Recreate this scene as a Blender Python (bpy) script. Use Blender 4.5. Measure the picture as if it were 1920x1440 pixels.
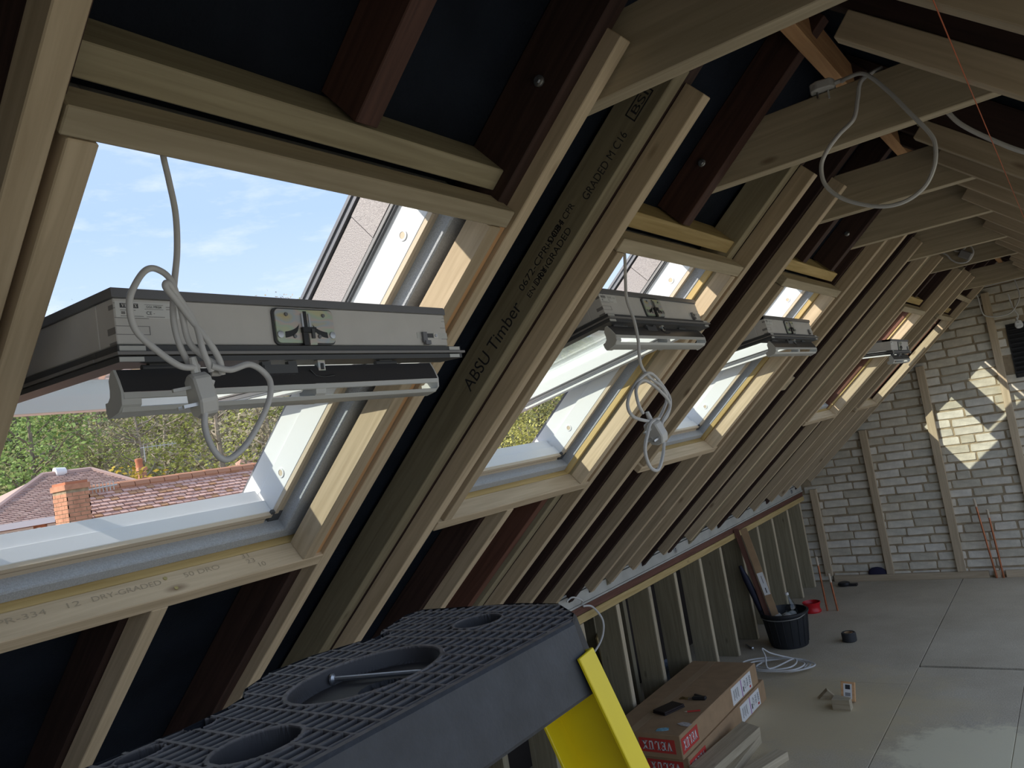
import bpy, bmesh, math, random
from mathutils import Vector, Matrix, Euler, noise

for o in list(bpy.data.objects):
    bpy.data.objects.remove(o)
scene = bpy.context.scene
COL = scene.collection
V = Vector

# ------------------------------------------------------------------ camera
yaw, pit, rol, FPX = math.radians(35.9), math.radians(4.32), math.radians(-9.54), 1458.0
Fw = V((-math.sin(yaw) * math.cos(pit), math.cos(yaw) * math.cos(pit), math.sin(pit)))
rr = V((math.cos(yaw), math.sin(yaw), 0)); uu = rr.cross(Fw)
RI = rr * math.cos(rol) + uu * math.sin(rol); UP = -rr * math.sin(rol) + uu * math.cos(rol)
cam = bpy.data.cameras.new('camera'); co = bpy.data.objects.new('camera', cam); COL.objects.link(co)
cam.sensor_width = 36; cam.lens = FPX / 1920 * 36; cam.clip_start = 0.02; cam.clip_end = 500
co.matrix_world = Matrix(((RI.x, UP.x, -Fw.x, 0), (RI.y, UP.y, -Fw.y, 0), (RI.z, UP.z, -Fw.z, 1.885), (0, 0, 0, 1)))
scene.camera = co

# ------------------------------------------------------------------ sky, sun, exposure
vs = scene.view_settings
vs.view_transform = 'Standard'; vs.look = 'None'; vs.exposure = 0.36; vs.gamma = 1.0; vs.use_curve_mapping = False
wd = bpy.data.worlds.new('sky'); scene.world = wd; wd.use_nodes = True
nt = wd.node_tree; nt.nodes.clear()
def N(t, tree=None, **k):
    n = (tree or nt).nodes.new(t)
    for a, b in k.items(): setattr(n, a, b)
    return n
out = N('ShaderNodeOutputWorld'); bg = N('ShaderNodeBackground'); tc = N('ShaderNodeTexCoord')
sep = N('ShaderNodeSeparateXYZ'); ramp = N('ShaderNodeValToRGB')
mp = N('ShaderNodeMapping'); mp.inputs['Scale'].default_value = (1.2, 2.2, 7.0)
nz = N('ShaderNodeTexNoise'); nz.inputs['Scale'].default_value = 3.0; nz.inputs['Detail'].default_value = 6; nz.inputs['Roughness'].default_value = .62
cr = N('ShaderNodeValToRGB'); cr.color_ramp.elements[0].position = .5; cr.color_ramp.elements[1].position = .78
cr.color_ramp.elements[0].color = (0, 0, 0, 1); cr.color_ramp.elements[1].color = (.55, .55, .55, 1)
mx = N('ShaderNodeMix', data_type='RGBA'); mx.inputs['B'].default_value = (.93, .95, .98, 1)
e = ramp.color_ramp.elements
e[0].position = .48; e[0].color = (.30, .33, .30, 1)
e[1].position = .50; e[1].color = (.80, .85, .93, 1)
for p_, c_ in ((.56, (.62, .75, .94, 1)), (.66, (.42, .58, .88, 1)), (.8, (.43, .56, .80, 1)), (1.0, (.45, .56, .76, 1))):
    q = e.new(p_); q.color = c_
mr = N('ShaderNodeMapRange'); mr.inputs['From Min'].default_value = -1; mr.inputs['From Max'].default_value = 1
L = nt.links.new
L(tc.outputs['Generated'], sep.inputs[0]); L(sep.outputs['Z'], mr.inputs['Value']); L(mr.outputs[0], ramp.inputs[0])
L(tc.outputs['Generated'], mp.inputs[0]); L(mp.outputs[0], nz.inputs['Vector']); L(nz.outputs[0], cr.inputs[0])
L(cr.outputs[0], mx.inputs['Factor']); L(ramp.outputs[0], mx.inputs['A']); L(mx.outputs['Result'], bg.inputs['Color'])
bg.inputs['Strength'].default_value = 1.0
L(bg.outputs[0], out.inputs[0])
SUND = V((.4135, .6731, -.6132))
sl = bpy.data.lights.new('sun', 'SUN'); sl.energy = 4.2; sl.angle = .0095; sl.color = (1.0, .93, .80)
so = bpy.data.objects.new('sun', sl); COL.objects.link(so); so.rotation_euler = SUND.to_track_quat('-Z', 'Y').to_euler()

# ------------------------------------------------------------------ geometry constants
TH = math.radians(40.7); ct, st = math.cos(TH), math.sin(TH)
K = 2.295            # distance of the inner rafter plane
XR = -0.405          # ridge
YW = 8.1             # gable wall face
S3, Y3, N3 = V((ct, 0, st)), V((0, 1, 0)), V((-st, 0, ct))
def R(s, y, d=0.0): return S3 * s + Y3 * y + N3 * (K + d)
MIR = Matrix(((-1, 0, 0, 2 * XR), (0, 1, 0, 0), (0, 0, 1, 0), (0, 0, 0, 1)))
rng = random.Random(7)

# ------------------------------------------------------------------ materials
MATS = {}
def newmat(name):
    m = bpy.data.materials.new(name); m.use_nodes = True; MATS[name] = m
    b = m.node_tree.nodes['Principled BSDF']
    return m, m.node_tree, b
def plain(name, col, rough=.6, metal=0, spec=.5, vary=0.0, scale=8, bump=0, bscale=60, emit=None, alpha=None):
    m, t, b = newmat(name)
    b.inputs['Base Color'].default_value = (*col, 1); b.inputs['Roughness'].default_value = rough
    b.inputs['Metallic'].default_value = metal; b.inputs['Specular IOR Level'].default_value = spec
    if vary or bump:
        tcn = N('ShaderNodeTexCoord', t)
    if vary:
        n = N('ShaderNodeTexNoise', t); n.inputs['Scale'].default_value = scale; n.inputs['Detail'].default_value = 5
        r = N('ShaderNodeValToRGB', t); r.color_ramp.elements[0].position = .3; r.color_ramp.elements[1].position = .7
        r.color_ramp.elements[0].color = (*[c * (1 - vary) for c in col], 1); r.color_ramp.elements[1].color = (*[min(1, c * (1 + vary)) for c in col], 1)
        t.links.new(tcn.outputs['Object'], n.inputs['Vector']); t.links.new(n.outputs[0], r.inputs[0]); t.links.new(r.outputs[0], b.inputs['Base Color'])
    if bump:
        n2 = N('ShaderNodeTexNoise', t); n2.inputs['Scale'].default_value = bscale; n2.inputs['Detail'].default_value = 3
        bp = N('ShaderNodeBump', t); bp.inputs['Strength'].default_value = bump; bp.inputs['Distance'].default_value = .004
        t.links.new(tcn.outputs['Object'], n2.inputs['Vector']); t.links.new(n2.outputs[0], bp.inputs['Height']); t.links.new(bp.outputs[0], b.inputs['Normal'])
    return m
def wood(name, c1, c2, knot=(.12, .06, .03), kn=.03, rough=.7, gs=1.0, tint=.16):
    """grain runs along the object's local X"""
    m, t, b = newmat(name); l = t.links.new
    tcn = N('ShaderNodeTexCoord', t); oi = N('ShaderNodeObjectInfo', t)
    off = N('ShaderNodeVectorMath', t, operation='SCALE'); off.inputs[0].default_value = (13.1, 7.7, 5.3); l(oi.outputs['Random'], off.inputs['Scale'])
    ad = N('ShaderNodeVectorMath', t, operation='ADD'); l(tcn.outputs['Object'], ad.inputs[0]); l(off.outputs[0], ad.inputs[1])
    m1 = N('ShaderNodeMapping', t); m1.inputs['Scale'].default_value = (1.3 * gs, 26 * gs, 26 * gs); l(ad.outputs[0], m1.inputs[0])
    n1 = N('ShaderNodeTexNoise', t); n1.inputs['Scale'].default_value = 2.6; n1.inputs['Detail'].default_value = 5; n1.inputs['Distortion'].default_value = .6
    l(m1.outputs[0], n1.inputs['Vector'])
    r1 = N('ShaderNodeValToRGB', t); r1.color_ramp.elements[0].position = .32; r1.color_ramp.elements[1].position = .68
    r1.color_ramp.elements[0].color = (*c1, 1); r1.color_ramp.elements[1].color = (*c2, 1); l(n1.outputs[0], r1.inputs[0])
    m2 = N('ShaderNodeMapping', t); m2.inputs['Scale'].default_value = (3.1, 9, 9); l(ad.outputs[0], m2.inputs[0])
    vo = N('ShaderNodeTexVoronoi', t); vo.inputs['Scale'].default_value = 1.0; l(m2.outputs[0], vo.inputs['Vector'])
    r2 = N('ShaderNodeValToRGB', t); r2.color_ramp.elements[0].position = kn; r2.color_ramp.elements[1].position = kn + .07
    r2.color_ramp.elements[0].color = (.62, .62, .62, 1); r2.color_ramp.elements[1].color = (0, 0, 0, 1); l(vo.outputs['Distance'], r2.inputs[0])
    mk = N('ShaderNodeMix', t, data_type='RGBA'); mk.inputs['B'].default_value = (*knot, 1); l(r2.outputs[0], mk.inputs['Factor']); l(r1.outputs[0], mk.inputs['A'])
    hs = N('ShaderNodeHueSaturation', t)
    mrv = N('ShaderNodeMapRange', t); mrv.inputs['To Min'].default_value = 1 - tint; mrv.inputs['To Max'].default_value = 1 + tint; l(oi.outputs['Random'], mrv.inputs['Value'])
    l(mrv.outputs[0], hs.inputs['Value']); l(mk.outputs['Result'], hs.inputs['Color']); l(hs.outputs[0], b.inputs['Base Color'])
    b.inputs['Roughness'].default_value = rough; b.inputs['Specular IOR Level'].default_value = .25
    bp = N('ShaderNodeBump', t); bp.inputs['Strength'].default_value = .25; bp.inputs['Distance'].default_value = .002
    l(n1.outputs[0], bp.inputs['Height']); l(bp.outputs[0], b.inputs['Normal'])
    return m
PINE = wood('planed_pine', (.47, .368, .248), (.61, .49, .345))
PINE2 = wood('sawn_pine', (.40, .33, .225), (.53, .445, .315))
TREAT = wood('treated_pine', (.25, .212, .138), (.345, .298, .20), knot=(.10, .08, .05))
TREATY = wood('yellow_treated_pine', (.42, .30, .12), (.56, .42, .20), knot=(.14, .08, .03))
OLD = wood('old_stained_softwood', (.038, .022, .019), (.066, .037, .031), knot=(.03, .012, .01), tint=.2)
OLDR = wood('red_softwood', (.12, .054, .039), (.18, .082, .058), knot=(.12, .04, .02))
OLD2 = wood('lit_old_softwood', (.06, .030, .024), (.098, .048, .037), knot=(.03, .012, .01))  # redder, lit look of the cut rafters put into the base colour
ORNG = wood('orange_softwood', (.46, .25, .12), (.58, .34, .17), knot=(.15, .06, .03))
FELT = plain('sarking_felt', (.011, .0145, .023), .85, spec=.10, vary=.35, scale=5, bump=.5, bscale=140)
TILEO = plain('outer_tile', (.25, .12, .09), .8)
WHITE = plain('white_paint', (.82, .83, .85), .38)
SASH = plain('sash_paint', (.66, .64, .62), .45, vary=.03, scale=30)
DGREY = plain('dark_grey_seal', (.075, .078, .085), .5)
MGREY = plain('grey_seal', (.26, .25, .25), .45)
CLAD = plain('grey_cladding', (.20, .20, .215), .42, metal=.35)
CLADT = plain('textured_cladding', (.34, .31, .31), .55, metal=.2, vary=.25, scale=400, bump=.3, bscale=500)
BEIGE = plain('beige_edge', (.60, .50, .38), .55)
FOAM = plain('grey_foam', (.44, .465, .51), .9, vary=.12, scale=260, bump=.6, bscale=420)
BARW = plain('bar_shell', (.60, .60, .58), .35)
BARD = plain('bar_plate', (.10, .10, .11), .35, metal=.5)
ZINC = plain('zinc_screw', (.55, .56, .58), .35, metal=.9)
PLATE = plain('plate_foil', (.76, .76, .75), .35)
BLK = plain('black_plastic', (.018, .018, .02), .4)
IRID = None
def iridescent():
    m, t, b = newmat('passivated_zinc'); l = t.links.new
    tcn = N('ShaderNodeTexCoord', t); n = N('ShaderNodeTexNoise', t); n.inputs['Scale'].default_value = 28; n.inputs['Detail'].default_value = 2
    mpn = N('ShaderNodeMapping', t); mpn.inputs['Scale'].default_value = (1, .5, 1.5)
    r = N('ShaderNodeValToRGB', t); el = r.color_ramp.elements
    el[0].position = .3; el[0].color = (.62, .60, .38, 1); el[1].position = .7; el[1].color = (.60, .52, .30, 1)
    for p_, c_ in ((.42, (.48, .58, .46, 1)), (.52, (.62, .52, .48, 1)), (.6, (.46, .52, .56, 1))):
        q = el.new(p_); q.color = c_
    l(tcn.outputs['Object'], mpn.inputs[0]); l(mpn.outputs[0], n.inputs['Vector']); l(n.outputs[0], r.inputs[0]); l(r.outputs[0], b.inputs['Base Color'])
    b.inputs['Metallic'].default_value = .2; b.inputs['Roughness'].default_value = .4
    return m
IRID = iridescent()
def glassmat(name, tint, refl=.12, rough=.0):
    m, t, b = newmat(name); t.nodes.remove(b); l = t.links.new
    o = t.nodes['Material Output']; tr = N('ShaderNodeBsdfTransparent', t); tr.inputs[0].default_value = (*tint, 1)
    gl = N('ShaderNodeBsdfGlossy', t); gl.inputs['Roughness'].default_value = rough; gl.inputs[0].default_value = (1, 1, 1, 1)
    lw = N('ShaderNodeLayerWeight', t); lw.inputs[0].default_value = .5
    pw = N('ShaderNodeMath', t, operation='POWER'); pw.inputs[1].default_value = 4.0; l(lw.outputs['Facing'], pw.inputs[0])
    fr = N('ShaderNodeMath', t, operation='MULTIPLY_ADD'); fr.inputs[1].default_value = .75; fr.inputs[2].default_value = .045; l(pw.outputs[0], fr.inputs[0])
    mi = N('ShaderNodeMixShader', t); l(fr.outputs[0], mi.inputs[0]); l(tr.outputs[0], mi.inputs[1]); l(gl.outputs[0], mi.inputs[2]); l(mi.outputs[0], o.inputs[0])
    return m
GLASS = glassmat('window_glass', (.965, .985, .975))
CLEARP = glassmat('clear_plastic', (.90, .93, .93))
STEEL = plain('galvanised_steel', (.46, .45, .41), .6, metal=.0, vary=.14, scale=9, bump=.15)
REDOX = plain('red_oxide', (.20, .065, .035), .7, vary=.2, scale=20)
COPPER = plain('copper', (.55, .22, .12), .35, metal=.9, vary=.2, scale=30)
CABLE = plain('white_cable', (.62, .61, .60), .4)
PLUG = plain('plug_plastic', (.66, .65, .63), .35)
CARD = plain('cardboard', (.36, .23, .125), .8, vary=.10, scale=14, bump=.08, bscale=30)
CARDR = plain('red_print', (.52, .045, .035), .6)
CARDW = plain('white_print', (.74, .72, .70), .6)
INK = plain('ink', (.03, .03, .035), .6)
PURP = plain('purple_print', (.30, .03, .32), .6)
MORTAR = plain('mortar', (.36, .285, .19), .95, vary=.25, scale=12, bump=.8, bscale=40)
BRICKM = []
for i, c in enumerate(((.68, .63, .54), (.72, .67, .57), (.62, .58, .49), (.67, .61, .50), (.74, .69, .60), (.57, .52, .42))):
    BRICKM.append(plain('painted_brick_%d' % i, c, .85, vary=.16, scale=16, bump=.7, bscale=45))
YELL = plain('yellow_fibreglass', (.88, .68, .012), .38, vary=.06, scale=10)
BLKP = plain('ladder_plastic', (.034, .037, .045), .5, vary=.25, scale=30, bump=.12, bscale=200)
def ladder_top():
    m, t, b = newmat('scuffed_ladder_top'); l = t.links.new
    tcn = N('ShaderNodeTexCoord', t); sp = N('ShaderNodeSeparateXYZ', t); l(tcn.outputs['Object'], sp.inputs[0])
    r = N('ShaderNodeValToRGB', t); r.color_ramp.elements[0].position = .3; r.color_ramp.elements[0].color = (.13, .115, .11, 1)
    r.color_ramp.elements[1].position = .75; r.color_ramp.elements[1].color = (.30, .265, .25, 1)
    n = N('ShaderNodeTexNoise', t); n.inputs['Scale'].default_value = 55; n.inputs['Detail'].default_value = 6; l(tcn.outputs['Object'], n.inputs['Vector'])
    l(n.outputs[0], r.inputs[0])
    hm = N('ShaderNodeMapRange', t); hm.inputs['From Min'].default_value = -.0022; hm.inputs['From Max'].default_value = -.0002; l(sp.outputs['Z'], hm.inputs['Value'])  # scuffed ribs stay pale; everything below rib height gets a darker colour
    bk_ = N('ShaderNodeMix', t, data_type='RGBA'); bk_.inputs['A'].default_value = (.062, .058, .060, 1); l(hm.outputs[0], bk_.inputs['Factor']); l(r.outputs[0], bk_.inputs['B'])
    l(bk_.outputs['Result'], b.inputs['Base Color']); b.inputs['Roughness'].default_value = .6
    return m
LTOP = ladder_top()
def floor_mat():
    m, t, b = newmat('chipboard_floor'); l = t.links.new
    g = N('ShaderNodeNewGeometry', t)
    n1 = N('ShaderNodeTexNoise', t); n1.inputs['Scale'].default_value = 1.6; n1.inputs['Detail'].default_value = 8; n1.inputs['Roughness'].default_value = .65; l(g.outputs['Position'], n1.inputs['Vector'])
    r1 = N('ShaderNodeValToRGB', t); r1.color_ramp.elements[0].position = .3; r1.color_ramp.elements[0].color = (.46, .39, .29, 1)
    r1.color_ramp.elements[1].position = .72; r1.color_ramp.elements[1].color = (.64, .56, .435, 1); l(n1.outputs[0], r1.inputs[0])
    # fine chip speckle
    n2 = N('ShaderNodeTexNoise', t); n2.inputs['Scale'].default_value = 130; n2.inputs['Detail'].default_value = 2; l(g.outputs['Position'], n2.inputs['Vector'])
    r2 = N('ShaderNodeValToRGB', t); r2.color_ramp.elements[0].position = .35; r2.color_ramp.elements[0].color = (.82, .82, .82, 1); r2.color_ramp.elements[1].position = .65; r2.color_ramp.elements[1].color = (1.08, 1.08, 1.08, 1); l(n2.outputs[0], r2.inputs[0])
    mu = N('ShaderNodeMix', t, data_type='RGBA', blend_type='MULTIPLY'); mu.inputs['Factor'].default_value = 1; l(r1.outputs[0], mu.inputs['A']); l(r2.outputs[0], mu.inputs['B'])
    # sawdust spills: pale yellow patches with their own outline
    def spill(cx, cy, rad, col, soft, src):
        d = N('ShaderNodeVectorMath', t, operation='DISTANCE'); d.inputs[1].default_value = (cx, cy, 0); l(g.outputs['Position'], d.inputs[0])
        n = N('ShaderNodeTexNoise', t); n.inputs['Scale'].default_value = 4.5; n.inputs['Detail'].default_value = 7; n.inputs['Roughness'].default_value = .7; l(g.outputs['Position'], n.inputs['Vector'])
        a = N('ShaderNodeMath', t, operation='MULTIPLY'); a.inputs[1].default_value = rad * 2.2; l(n.outputs[0], a.inputs[0])
        s = N('ShaderNodeMath', t, operation='SUBTRACT'); l(a.outputs[0], s.inputs[0]); l(d.outputs['Value'], s.inputs[1])
        mrn = N('ShaderNodeMapRange', t); mrn.inputs['From Min'].default_value = -soft; mrn.inputs['From Max'].default_value = soft; mrn.inputs['To Max'].default_value = .85; l(s.outputs[0], mrn.inputs['Value'])
        x = N('ShaderNodeMix', t, data_type='RGBA'); x.inputs['B'].default_value = (*col, 1); l(mrn.outputs[0], x.inputs['Factor']); l(src, x.inputs['A'])
        return x.outputs['Result']
    c = spill(-1.65, 4.75, .62, (.60, .49, .31), .3, mu.outputs['Result'])
    c = spill(-.72, 4.35, .36, (.78, .70, .50), .06, c)
    l(c, b.inputs['Base Color']); b.inputs['Roughness'].default_value = .8; b.inputs['Specular IOR Level'].default_value = .25
    bp = N('ShaderNodeBump', t); bp.inputs['Strength'].default_value = .12; bp.inputs['Distance'].default_value = .003; l(n2.outputs[0], bp.inputs['Height']); l(bp.outputs[0], b.inputs['Normal'])
    return m
FLOORM = floor_mat()

# ------------------------------------------------------------------ object helpers
WM = {}
def put(o, M, parent=None):
    COL.objects.link(o); WM[o.name] = M.copy()
    if parent is not None:
        o.parent = parent; o.matrix_basis = WM[parent.name].inverted() @ M
    else:
        o.matrix_basis = M
    return o
def tag(o, label=None, cat=None, group=None, kind=None):
    if label: o['label'] = label
    if cat: o['category'] = cat
    if group: o['group'] = group
    if kind: o['kind'] = kind
    return o
def empty(name, loc=(0, 0, 0), label=None, cat=None, group=None, kind=None):
    o = bpy.data.objects.new(name, None); o.empty_display_size = .05
    put(o, Matrix.Translation(V(loc))); return tag(o, label, cat, group, kind)
class MB:
    def __init__(self): self.v = []; self.f = []; self.m = []; self.mats = []; self.sm = []
    def mi(self, mat):
        if mat not in self.mats: self.mats.append(mat)
        return self.mats.index(mat)
    def add(self, vs, fs, mat, smooth=False):
        b = len(self.v); self.v += [V(p) for p in vs]; k = self.mi(mat)
        for f in fs: self.f.append([b + i for i in f]); self.m.append(k); self.sm.append(smooth)
    def box(self, c, dims, mat, ax=(V((1, 0, 0)), V((0, 1, 0)), V((0, 0, 1))), taper=1.0):
        c = V(c); a, b, d = [ax[i] * dims[i] / 2 for i in range(3)]
        vs = []
        for k in (-1, 1):
            t = 1 if k < 0 else taper
            for i, j in ((-1, -1), (1, -1), (1, 1), (-1, 1)): vs.append(c + a * i * t + b * j * t + d * k)
        self.add(vs, [(3, 2, 1, 0), (4, 5, 6, 7), (0, 1, 5, 4), (1, 2, 6, 5), (2, 3, 7, 6), (3, 0, 4, 7)], mat)
    def bb(self, lo, hi, mat):
        lo, hi = V(lo), V(hi); self.box((lo + hi) / 2, hi - lo, mat)
    def rbox(self, s0, s1, y0, y1, d0, d1, mat):
        self.box(R((s0 + s1) / 2, (y0 + y1) / 2, (d0 + d1) / 2), (s1 - s0, y1 - y0, d1 - d0), mat, (S3, Y3, N3))
    def tube(self, pts, r, mat, seg=8, cap=True, closed=False):
        pts = [V(p) for p in pts]; n = len(pts); rs = r if isinstance(r, (list, tuple)) else [r] * n
        vs = []; fs = []; up = None
        for i, p in enumerate(pts):
            a = pts[(i - 1) % n] if (closed or i > 0) else p; b = pts[(i + 1) % n] if (closed or i < n - 1) else p
            t = (b - a)
            t = t.normalized() if t.length > 1e-9 else V((0, 0, 1))
            if up is None: up = V((0, 0, 1)) if abs(t.z) < .9 else V((1, 0, 0))
            x = (up - t * up.dot(t))
            if x.length < 1e-6: x = t.orthogonal()
            x.normalize(); y = t.cross(x); up = x
            for k in range(seg):
                an = 2 * math.pi * k / seg; vs.append(p + (x * math.cos(an) + y * math.sin(an)) * rs[i])
        for i in range(n if closed else n - 1):
            j = (i + 1) % n
            for k in range(seg):
                l = (k + 1) % seg; fs.append((i * seg + k, i * seg + l, j * seg + l, j * seg + k))
        if cap and not closed: fs += [tuple(range(seg))[::-1], tuple((n - 1) * seg + k for k in range(seg))]
        self.add(vs, fs, mat, True)
    def lathe(self, prof, mat, c=(0, 0, 0), ax=None, seg=24, cap0=True, cap1=True):
        c = V(c); ax = ax or (V((1, 0, 0)), V((0, 1, 0)), V((0, 0, 1))); vs = []; fs = []
        for r, z in prof:
            for k in range(seg):
                an = 2 * math.pi * k / seg; vs.append(c + ax[0] * r * math.cos(an) + ax[1] * r * math.sin(an) + ax[2] * z)
        for i in range(len(prof) - 1):
            for k in range(seg):
                l = (k + 1) % seg; fs.append((i * seg + k, i * seg + l, (i + 1) * seg + l, (i + 1) * seg + k))
        if cap0: fs.append(tuple(range(seg))[::-1])
        if cap1: fs.append(tuple((len(prof) - 1) * seg + k for k in range(seg)))
        self.add(vs, fs, mat, True)
    def prism(self, poly, o, a, b, d, mat):
        """2D polygon in (a,b) at origin o, extruded by vector d"""
        o, a, b, d = V(o), V(a), V(b), V(d); n = len(poly)
        vs = [o + a * x + b * y for x, y in poly]; vs += [p + d for p in vs]
        fs = [tuple(range(n))[::-1], tuple(range(n, 2 * n))] + [(i, (i + 1) % n, n + (i + 1) % n, n + i) for i in range(n)]
        self.add(vs, fs, mat)
    def build(self, name, parent=None, M=None, bevel=0, origin=None):
        """verts are in world space unless M (world matrix of the object) is given"""
        if M is None:
            if origin is None:
                lo = V([min(p[i] for p in self.v) for i in range(3)]); hi = V([max(p[i] for p in self.v) for i in range(3)])
                origin = V(((lo.x + hi.x) / 2, (lo.y + hi.y) / 2, lo.z))
            M = Matrix.Translation(V(origin)); inv = M.inverted(); vs = [inv @ p for p in self.v]
        else: vs = self.v
        me = bpy.data.meshes.new(name); me.from_pydata([tuple(p) for p in vs], [], self.f)
        for m in self.mats: me.materials.append(m)
        me.polygons.foreach_set('material_index', self.m); me.polygons.foreach_set('use_smooth', self.sm)
        bm = bmesh.new(); bm.from_mesh(me)
        if bevel: bmesh.ops.bevel(bm, geom=bm.edges[:], offset=bevel, segments=1, affect='EDGES')
        bmesh.ops.recalc_face_normals(bm, faces=bm.faces[:])
        bm.to_mesh(me); bm.free()
        if any(self.sm):
            try: me.set_sharp_from_angle(angle=math.radians(40))
            except Exception: pass
        return put(bpy.data.objects.new(name, me), M, parent)
def axmat(c, x, y, z):
    return Matrix(((x.x, y.x, z.x, c.x), (x.y, y.y, z.y, c.y), (x.z, y.z, z.z, c.z), (0, 0, 0, 1)))
def timber(name, c, ax, dims, mat, parent=None, bevel=.0018):
    """a board: its length along its own local X so the grain follows it"""
    order = sorted(range(3), key=lambda i: -dims[i]); i = order[0]; j, k = [n for n in range(3) if n != i]
    x, y = ax[i].normalized(), ax[j].normalized(); z = x.cross(y)
    b = MB(); b.box((0, 0, 0), (dims[i], dims[j], dims[k]), mat)
    return b.build(name, parent, axmat(V(c), x, y, z), bevel)
def rtimber(name, s0, s1, y0, y1, d0, d1, mat, parent=None, mirror=False, bevel=.0018):
    c = R((s0 + s1) / 2, (y0 + y1) / 2, (d0 + d1) / 2); ax = [S3, Y3, N3]
    if mirror:
        c = V((2 * XR - c.x, c.y, c.z)); ax = [V((-a.x, a.y, a.z)) for a in ax]
    return timber(name, c, ax, (s1 - s0, y1 - y0, d1 - d0), mat, parent, bevel)
def btimber(name, lo, hi, mat, parent=None, bevel=.0018):
    lo, hi = V(lo), V(hi); return timber(name, (lo + hi) / 2, (V((1, 0, 0)), V((0, 1, 0)), V((0, 0, 1))), tuple(hi - lo), mat, parent, bevel)
def spline(pts, n=8, closed=False):
    pts = [V(p) for p in pts]; res = []; m = len(pts)
    for i in range(m if closed else m - 1):
        if closed: a, b, c, d = pts[(i - 1) % m], pts[i], pts[(i + 1) % m], pts[(i + 2) % m]
        else: a, b, c, d = pts[max(i - 1, 0)], pts[i], pts[i + 1], pts[min(i + 2, m - 1)]
        for k in range(n):
            t = k / n
            res.append(.5 * (2 * b + (c - a) * t + (2 * a - 5 * b + 4 * c - d) * t * t + (3 * b - a - 3 * c + d) * t ** 3))
    if not closed: res.append(pts[-1])
    return res
_tc = {}
def text_tris(s):
    if s not in _tc:
        cu = bpy.data.curves.new('t', 'FONT'); cu.body = s; ob = bpy.data.objects.new('t', cu)
        me = bpy.data.meshes.new_from_object(ob); _tc[s] = ([tuple(v.co) for v in me.vertices], [tuple(p.vertices) for p in me.polygons])
        bpy.data.objects.remove(ob); bpy.data.curves.remove(cu); bpy.data.meshes.remove(me)
    return _tc[s]
def add_text(mb, s, o, right, up, h, mat, width=None):
    vs, fs = text_tris(s); o, right, up = V(o), V(right), V(up)
    w = max(p[0] for p in vs) or 1; kx = (width / w) if width else h / .7
    mb.add([o + right * p[0] * kx + up * p[1] * (h / .7) for p in vs], fs, mat)
def slab_word(mb, o, right, up, w, h, mat):
    """five heavy slab-serif capitals V E L U X"""
    o, right, up = V(o), V(right), V(up); lw = w / 5.0
    def Q(i, pts):
        mb.add([o + right * ((i + .06 + p[0] * .88) * lw) + up * (p[1] * h) for p in pts], [tuple(range(len(pts)))], mat)
    rc = lambda i, a, b, c, d: Q(i, [(a, c), (b, c), (b, d), (a, d)])
    Q(0, [(.08, 1), (.36, 1), (.60, .0), (.42, .0)]); Q(0, [(.76, 1), (.92, 1), (.60, 0), (.46, 0)]); rc(0, 0, .44, .9, 1); rc(0, .66, 1, .9, 1)
    rc(1, .12, .38, 0, 1); rc(1, 0, .9, 0, .13); rc(1, 0, .9, .87, 1); rc(1, .38, .66, .44, .56); rc(1, .78, .9, 0, .3); rc(1, .78, .9, .7, 1); rc(1, .58, .68, .36, .64)
    rc(2, .12, .38, 0, 1); rc(2, 0, .9, 0, .13); rc(2, 0, .52, .9, 1); rc(2, .78, .9, 0, .34)
    rc(3, .12, .36, .12, 1); rc(3, .72, .86, .12, 1); rc(3, .2, .78, 0, .16); rc(3, 0, .5, .9, 1); rc(3, .6, 1, .9, 1)
    Q(4, [(.06, 1), (.34, 1), (.94, 0), (.66, 0)]); Q(4, [(.74, 1), (.9, 1), (.26, 0), (.1, 0)]); rc(4, 0, .42, .9, 1); rc(4, .62, 1, .9, 1); rc(4, 0, .38, 0, .1); rc(4, .56, 1, 0, .1)

# ================================================================== ROOF STRUCTURE
WC = [.819, 2.096, 3.39, 5.84, 7.36]          # window centres along the slope
WA = [-1.5, 11.5, 7.0, -4.0, 40.7]             # how far each sash is tipped from level (the last is shut)
SB, ST = -.075, .865                           # roof opening along the slope
YB0 = -3.0
S_AP = (XR + (K + .157) * st) / ct
def felt(name, s_low, mirror, openings):
    b = MB(); ys = sorted({YB0, YW + .1} | {c + q for c in openings for q in (-.385, .385)})
    ss = sorted({s_low, S_AP} | ({SB, ST} if openings else set()))
    for i in range(len(ss) - 1):
        for j in range(len(ys) - 1):
            ym = (ys[j] + ys[j + 1]) / 2
            if openings and abs(ss[i] - SB) < 1e-6 and any(abs(ym - c) < .38 for c in openings): continue
            b.rbox(ss[i], ss[i + 1], ys[j], ys[j + 1], .157, .172, FELT)
            b.rbox(ss[i], ss[i + 1], ys[j], ys[j + 1], .172, .215, TILEO)
    if mirror: b.v = [MIR @ p for p in b.v]
    return tag(b.build(name), kind='structure')
CL = felt('ceiling_left', -1.9, False, WC)
CR = felt('ceiling_right', .70, True, [])

SLO, SHI = -1.10, 1.255
# (right edge y of furring, sister board?)
MAIN = [-.42, -.01, .403, 1.283, 1.664, 2.56, 2.885, 3.89, 4.145, 4.565, 4.96, 5.35, 6.31, 6.74, 7.04, 7.93]
for yr in MAIN:
    rtimber('furring_strip', SLO + rng.uniform(-.02, .02), SHI + rng.uniform(-.01, .02), yr - .036, yr, 0, .055, PINE, CL)
    if yr == 1.283: rtimber('rafter', -1.5, 1.56, 1.216, 1.262, .035, .155, OLD, CL)
    elif yr == .403: rtimber('rafter', -1.5, 1.56, .372, .418, .03, .155, OLD, CL)
    else: rtimber('rafter', -1.5, 1.56, yr - .052, yr - .006, .056, .156, OLD, CL)
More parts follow.
